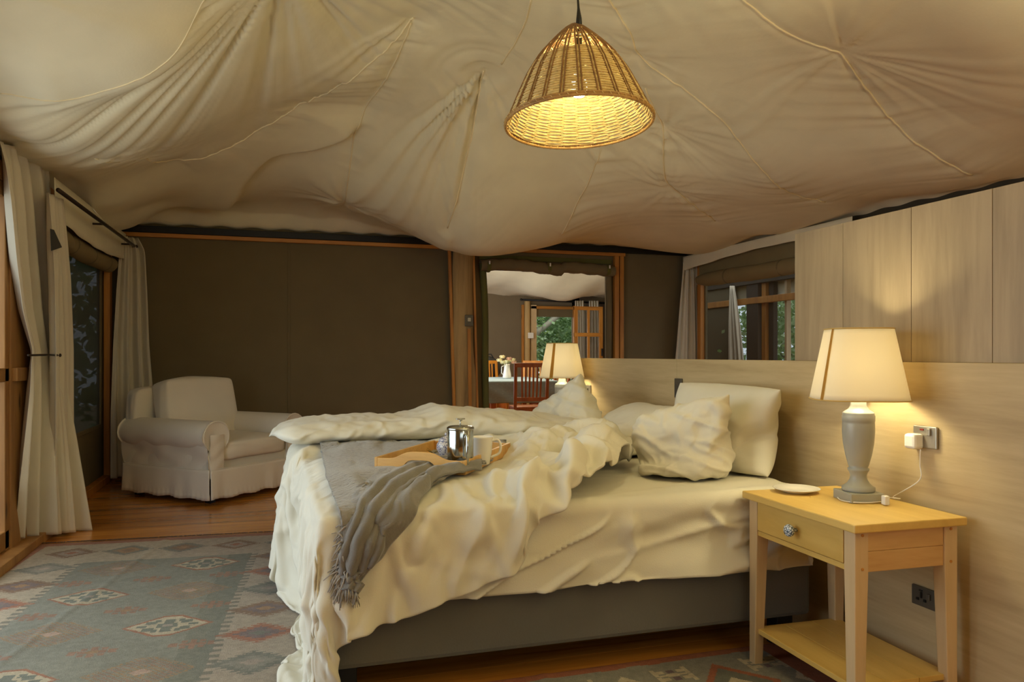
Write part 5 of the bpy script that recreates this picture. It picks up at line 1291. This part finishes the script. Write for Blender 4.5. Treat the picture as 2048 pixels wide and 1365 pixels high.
# dining table, cloth
dt = empty('dining_table', (3.28, 10.72, 0), math.radians(-5), 'red-brown wooden dining table under a grey patterned cloth', 'table')
tw, tl = 0.98, 1.9
B((0, 0, .735), (tw, tl, .03)).build('table_top', M['teak'], dt, bevel=.004)
for sx in (-1, 1):
    B((sx * (tw / 2 - .08), 0, .67), (.03, tl - .2, .10)).build('apron', M['teak'], dt, bevel=.003)
    for sy in (-1, 1): B((sx * (tw / 2 - .07), sy * (tl / 2 - .08), .36), (.075, .075, .72), taper=.7).build('leg', M['teak'], dt, bevel=.004)
for sy in (-1, 1): B((0, sy * (tl / 2 - .08), .67), (tw - .2, .03, .10)).build('apron', M['teak'], dt, bevel=.003)
t = NT('patterned_tablecloth'); co = t.coords((1, 1, 1)); wv = t.n('ShaderNodeTexWave', wave_type='BANDS', bands_direction='Z'); wv.inputs['Scale'].default_value = 7; wv.inputs['Distortion'].default_value = .5; t.l(co, wv.inputs[0])
vv = t.n('ShaderNodeTexVoronoi'); vv.inputs['Scale'].default_value = 26; t.l(co, vv.inputs['Vector']); c_ = t.mix(t.ramp(vv.outputs['Distance'], [(.2, (.5, .5, .5, 1)), (.5, (0.2, 0.2, 0.2, 1))]), s2l('8496a0'), s2l('b4c2ca'))
t.base(t.mix(wv.outputs['Fac'], c_, s2l('93a4ad'))); t.set(Roughness=.9); M['tablecloth'] = t.m
U, V = np.meshgrid(np.linspace(-tw / 2 - .30, tw / 2 + .30, 90), np.linspace(-tl / 2 - .30, tl / 2 + .30, 130))
P = drape_point(-tw / 2, tw / 2, -tl / 2, tl / 2, U, V, .757, .012, .12)
sd_ = smoothstep(.72, .55, P[..., 2]); P = P + normals(P) * (0.018 * sd_ * np.sin((U + V) * 16))[..., None]
tc = tag(MB().grid(P).build('tablecloth', M['tablecloth'], None, smooth=True, thick=.003), 'grey patterned cloth draped over the dining table', 'tablecloth'); tc.location = dt.location; tc.rotation_euler = dt.rotation_euler
# chairs
def dchair(loc, rz, label, mat='teak'):
    c = empty('dining_chair', loc, rz, label, 'chair', 'slatted dining chairs'); m_ = M[mat]
    B((0, 0, .445), (.44, .42, .03)).build('seat', m_, c, bevel=.006)
    for sx in (-1, 1):
        MB().bar((sx * .20, -.18, 0), (sx * .20, -.18, .43), .04, .04, (0, 1, 0)).build('leg', m_, c, bevel=.003)
        m = MB().bar((sx * .20, .20, 0), (sx * .20, .20, .46), .04, .04, (0, 1, 0)).bar((sx * .20, .20, .44), (sx * .205, .27, 1.0), .038, .035, (0, 1, 0)); m.build('rear_leg', m_, c, bevel=.003)
        B((sx * .20, 0, .40), (.022, .36, .06)).build('side_rail', m_, c)
    MB().bar((-.225, .27, .985), (.225, .27, .985), .03, .055).build('top_rail', m_, c, bevel=.006)
    MB().bar((-.19, .215, .555), (.19, .215, .555), .022, .05).build('lower_rail', m_, c, bevel=.003)
    for k in range(6): MB().bar((-.115 + .046 * k, .217, .575), (-.125 + .05 * k, .266, .965), .022, .012, (0, 1, 0)).build('slat', m_, c, bevel=.002)
    B((0, .20, .40), (.36, .022, .06)).build('back_rail', m_, c); B((0, -.18, .40), (.36, .022, .06)).build('front_rail', m_, c)
    return c
p = onZ(1056, 709 + 1521 * 1.12 / 9.75, 0)
dchair((p[0], p[1], 0), math.radians(172), 'red-brown slatted dining chair with its back to the bedroom, nearest the doorway')
p = atd(984, 900, 12.7); dchair((p[0], p[1], 0), math.radians(10), 'light orange slatted chair beyond the table, left of the vase', 'teak_light')
p = atd(1066, 900, 12.6); dchair((p[0], p[1], 0), math.radians(-30), 'light orange slatted chair behind the table, partly hidden by the nearest chair', 'teak_light')
p = atd(1096, 900, 11.4); dchair((p[0], p[1], 0), math.radians(-80), 'slatted dining chair at the right side of the table beside the far lamp', 'teak')
# p = atd(1018, 900, 10.2); dchair((p[0], p[1] , 0), math.radians(95), 'red-brown slatted dining chair at the left side of the table', 'teak')
# vase with flowers
p = onZ(1014, 757, .762); vs_ = empty('vase', (p[0], p[1], .762), label='white enamel jug used as a vase on the dining table', cat='vase')
MB().lathe([(0, 0), (.062, 0), (.066, .01), (.060, .06), (.046, .13), (.042, .18), (.048, .215), (.044, .215), (.038, .18), (0, .17)], 28).build('jug', M['china'], vs_, smooth=True)
MB().tube([(-.045, 0, .19), (-.085, 0, .17), (-.085, 0, .08), (-.058, 0, .05)], .007, 6).build('jug_handle', M['china'], vs_, smooth=True)
bq = empty('bouquet', (p[0], p[1], .96), label='bunch of cream and pink roses in the white jug', cat='flowers')
M['rose_c'] = plain('cream_petal', 'eadfae', .8); M['rose_p'] = plain('pink_petal', 'd9a98c', .8); M['leaf'] = plain('green_leaf', '5d6b38', .7)
rr_ = random.Random(2)
for k, (dx, dz) in enumerate(((-.10, .05), (-.055, .10), (-.02, .03), (.02, .07), (.06, .045), (.10, .055), (.11, .02), (-.07, .02))):
    m = MB(); 
    for j in range(12):
        a = j * 2.4; r_1 = .008 + .0028 * j; q_ = []
        for t_ in (-1, 0, 1): q_ += [(r_1 * math.cos(a + t_ * .6), r_1 * math.sin(a + t_ * .6), -.02 + .0), ((r_1 + .012) * math.cos(a + t_ * .5), (r_1 + .012) * math.sin(a + t_ * .5), .028 - .0012 * j)]
        m.add(q_, [(0, 2, 3, 1), (2, 4, 5, 3)])
    m.xf(Matrix.Translation((dx, rr_.uniform(-.07, .07), dz + .02))).build('bloom', M['rose_p'] if k in (3, 6) else M['rose_c'], bq)
m = MB(); lf = MB()
for k in range(14):
    a = rr_.uniform(0, 2 * PI); r1 = rr_.uniform(.04, .12); e_ = Vector((r1 * math.cos(a), r1 * math.sin(a), rr_.uniform(-.01, .04))); m.tube([(0, 0, -.1), e_ * .4, e_], .002, 4)
    s_ = Vector((-math.sin(a), math.cos(a), 0)) * .014; d_ = e_.normalized() * .035; lf.add([e_, e_ + d_ * .5 + s_, e_ + d_, e_ + d_ * .5 - s_], [(0, 1, 2, 3)])
m.build('stems', M['leaf'], bq); lf.build('leaves', M['leaf'], bq)
# dark bag behind the left chair
p = atd(978, 722, 13.3); bgm = MB(); P = []
for i in range(14):
    b_ = -PI / 2 + PI * i / 13; P.append([(.25 * math.cos(b_) * math.cos(a), .16 * math.cos(b_) * math.sin(a), .20 * math.sin(b_) * (1 + .1 * math.sin(3 * a))) for a in np.linspace(0, 2 * PI, 24)[:-1]])
p2 = (p[0] - .02, p[1], .87)
cab = tag(B((p[0] - .1, p[1] + .05, .335), (.8, .45, .67)).build('side_cabinet', M['teak'], None, bevel=.006), 'low wooden cabinet at the far dining wall, under the dark bag', 'cabinet')
o = tag(bgm.grid(P, True).build('bag', plain('charcoal_cloth', '38342f', .9), None, smooth=True, loc=p2), 'dark grey soft bag against the dining tent wall, left of the vase', 'bag')
MB().tube([(-.1, 0, .18), (-.06, 0, .25), (.06, 0, .25), (.1, 0, .18)], .012, 6).build('bag_handle', plain('charcoal_strap', '2c2926', .9), o, smooth=True)

# ---- outside: trees, neighbouring tent
M['foliage'] = None
t = NT('tree_leaves'); g = t.n('ShaderNodeTexNoise'); g.inputs['Scale'].default_value = 2.2; t.l(t.coords(), g.inputs['Vector'])
t.base(t.ramp(g.outputs['Fac'], [(.35, s2l('5f7a50')), (.5, s2l('90a87a')), (.68, s2l('c8d8b4'))])); t.set(Roughness=.7)
tl_ = t.n('ShaderNodeBsdfTranslucent'); tl_.inputs[0].default_value = s2l('8fae66'); mx = t.n('ShaderNodeMixShader'); mx.inputs[0].default_value = .35
t.l(t.b.outputs[0], mx.inputs[1]); t.l(tl_.outputs[0], mx.inputs[2]); t.l(mx.outputs[0], t.t.nodes['Material Output'].inputs[0]); M['foliage'] = t.m
def tree(loc, r, h, n, label, seed, trunk=None, leaf=.07):
    T_ = empty('tree', loc, label=label, cat='tree', group='trees outside the tents'); g_ = np.random.default_rng(seed)
    tk = MB(); tp = trunk or [(0, 0, 0), (.1, 0, h * .3), (-.1, .05, h * .6), (.05, 0, h * .85)]; tk.tube(tp, list(np.linspace(.13, .05, len(tp))), 10)
    for k in range(7):
        a = g_.uniform(0, 2 * PI); b0 = Vector(tp[min(len(tp) - 1, 1 + k % 3)]); tk.tube([b0, b0 + Vector((math.cos(a) * r * .4, math.sin(a) * r * .4, r * .25)), b0 + Vector((math.cos(a) * r * .8, math.sin(a) * r * .8, r * .4))], [.05, .03, .012], 6)
    tk.build('trunk', M['bark'], T_, smooth=True)
    cen = g_.normal(size=(60, 3)) * [r * .42, r * .42, h * .26] + [0, 0, h * .52]; c = cen[g_.integers(0, 60, n)] + g_.normal(size=(n, 3)) * r * .16
    a = g_.uniform(0, 2 * PI, n); e = g_.uniform(-.9, .9, n); d = np.stack([np.cos(a) * np.cos(e), np.sin(a) * np.cos(e), np.sin(e)], -1); s = np.cross(d, g_.normal(size=(n, 3))); s /= np.linalg.norm(s, axis=1, keepdims=True) + 1e-9
    L = (leaf * g_.uniform(.6, 1.3, n))[:, None]; V4 = np.stack([c, c + d * L * .5 + s * L * .3, c + d * L, c + d * L * .5 - s * L * .3], 1).reshape(-1, 3)
    me = bpy.data.meshes.new('foliage'); F = np.arange(4 * n).reshape(-1, 4); me.from_pydata(V4.tolist(), [], F.tolist()); me.materials.append(M['foliage']); o = bpy.data.objects.new('foliage', me); COL.objects.link(o); o.parent = T_; o['kind'] = 'stuff'; return T_
tree((6.6, 19.5, -.6), 2.6, 5.0, 26000, 'leafy green tree with a slanting pale trunk seen through the far dining door', 3, [(-2.0, -1.2, 0.2), (-1.2, -1.3, 1.2), (-.3, -1.4, 2.3), (.6, -1.5, 3.0)], .12)
tree((9.0, 21.5, -.6), 3.0, 5.5, 14000, 'dense green tree farther back behind the slanting tree, seen through the far door', 4, None, .14)
tree((10.6, 13.2, -.6), 2.6, 4.2, 16000, 'green tree beyond the neighbouring tent, seen through the right mesh window', 6, None, .12)
tree((-5.0, 11.0, -.6), 3.2, 4.6, 9000, 'green bush-like tree outside the left mesh window', 8, None, .2)
tag(B((3, 8, -.75), (40, 44, .1)).build('ground', plain('dry_earth', '8a7a58', .95)), kind='structure')
# neighbouring veranda seen through the right-hand mesh
nb = empty('neighbouring_tent', (7.4, 10.5, 0), label='neighbouring tent veranda with timber posts beyond the right mesh window', cat='tent')
NXp = 7.3
def nby(u): return onX(u, 700, NXp)[1]
def nbz(v, u): return onX(u, v, NXp)[2]
for ua, ub, mt, nm, dx in ((1497, 1520, 'bark_dark', 'post', 0), (1522, 1530, 'pine_trim', 'pine_post', .05), (1531, 1540, 'bark_dark', 'post', .1), (1568, 1572, 'pine', 'pine_post', .05), (1410, 1462, 'olive', 'canvas_side', .02)):
    if mt == 'bark_dark' and mt not in M: M[mt] = plain('dark_timber', '4a3c2c', .8)
    ya, yb = nby(ub), nby(ua); W(B((NXp + dx, (ya + yb) / 2, 1.1), (.08, yb - ya, 2.3)), nb).build(nm, M[mt], nb, bevel=.004)
W(B((NXp, 10.2, nbz(603, 1500)), (.1, 3.4, .10)), nb).build('beam', M['pine_trim'], nb, bevel=.004)
W(B((NXp - .02, 10.2, nbz(564, 1500)), (.1, 3.4, .10)), nb).build('beam', M['bark_dark'], nb, bevel=.004)
P = [[(NXp - .1 + .9 * t, y_, nbz(553, 1500) + .25 * t - .06 * math.sin(y_ * 4)) for y_ in np.linspace(8, 12, 20)] for t in (0, .5, 1)]
W(MB().grid(P), nb).build('canopy', M['liner'], nb, smooth=True)
P = [[(NXp + .15, y_, z_ - .03 * math.sin(y_ * 5)) for y_ in np.linspace(8, 12, 30)] for z_ in (nbz(545, 1500) + .2, nbz(601, 1500))]
W(MB().grid(P), nb).build('inner_liner', M['liner'], nb, smooth=True)
W(B((NXp, 10.2, .5), (.05, 3.6, 1.0)), nb).build('lower_wall', M['olive'], nb)
o = curtain('curtain', [(onX(1462, 572, NXp - .1), onX(1468, 572, NXp - .1), .6), (onX(1461, 640, NXp - .1), onX(1478, 640, NXp - .1), 1), (onX(1461, 760, NXp - .1), onX(1492, 760, NXp - .1), 1), (onX(1461, 900, NXp - .1), onX(1495, 900, NXp - .1), 1)], 3, .03, '', nrm=(-1, 0, 0), nu=50, nv=30)
tag(o, 'pale curtain on the neighbouring veranda, seen through the mesh window', 'curtain')
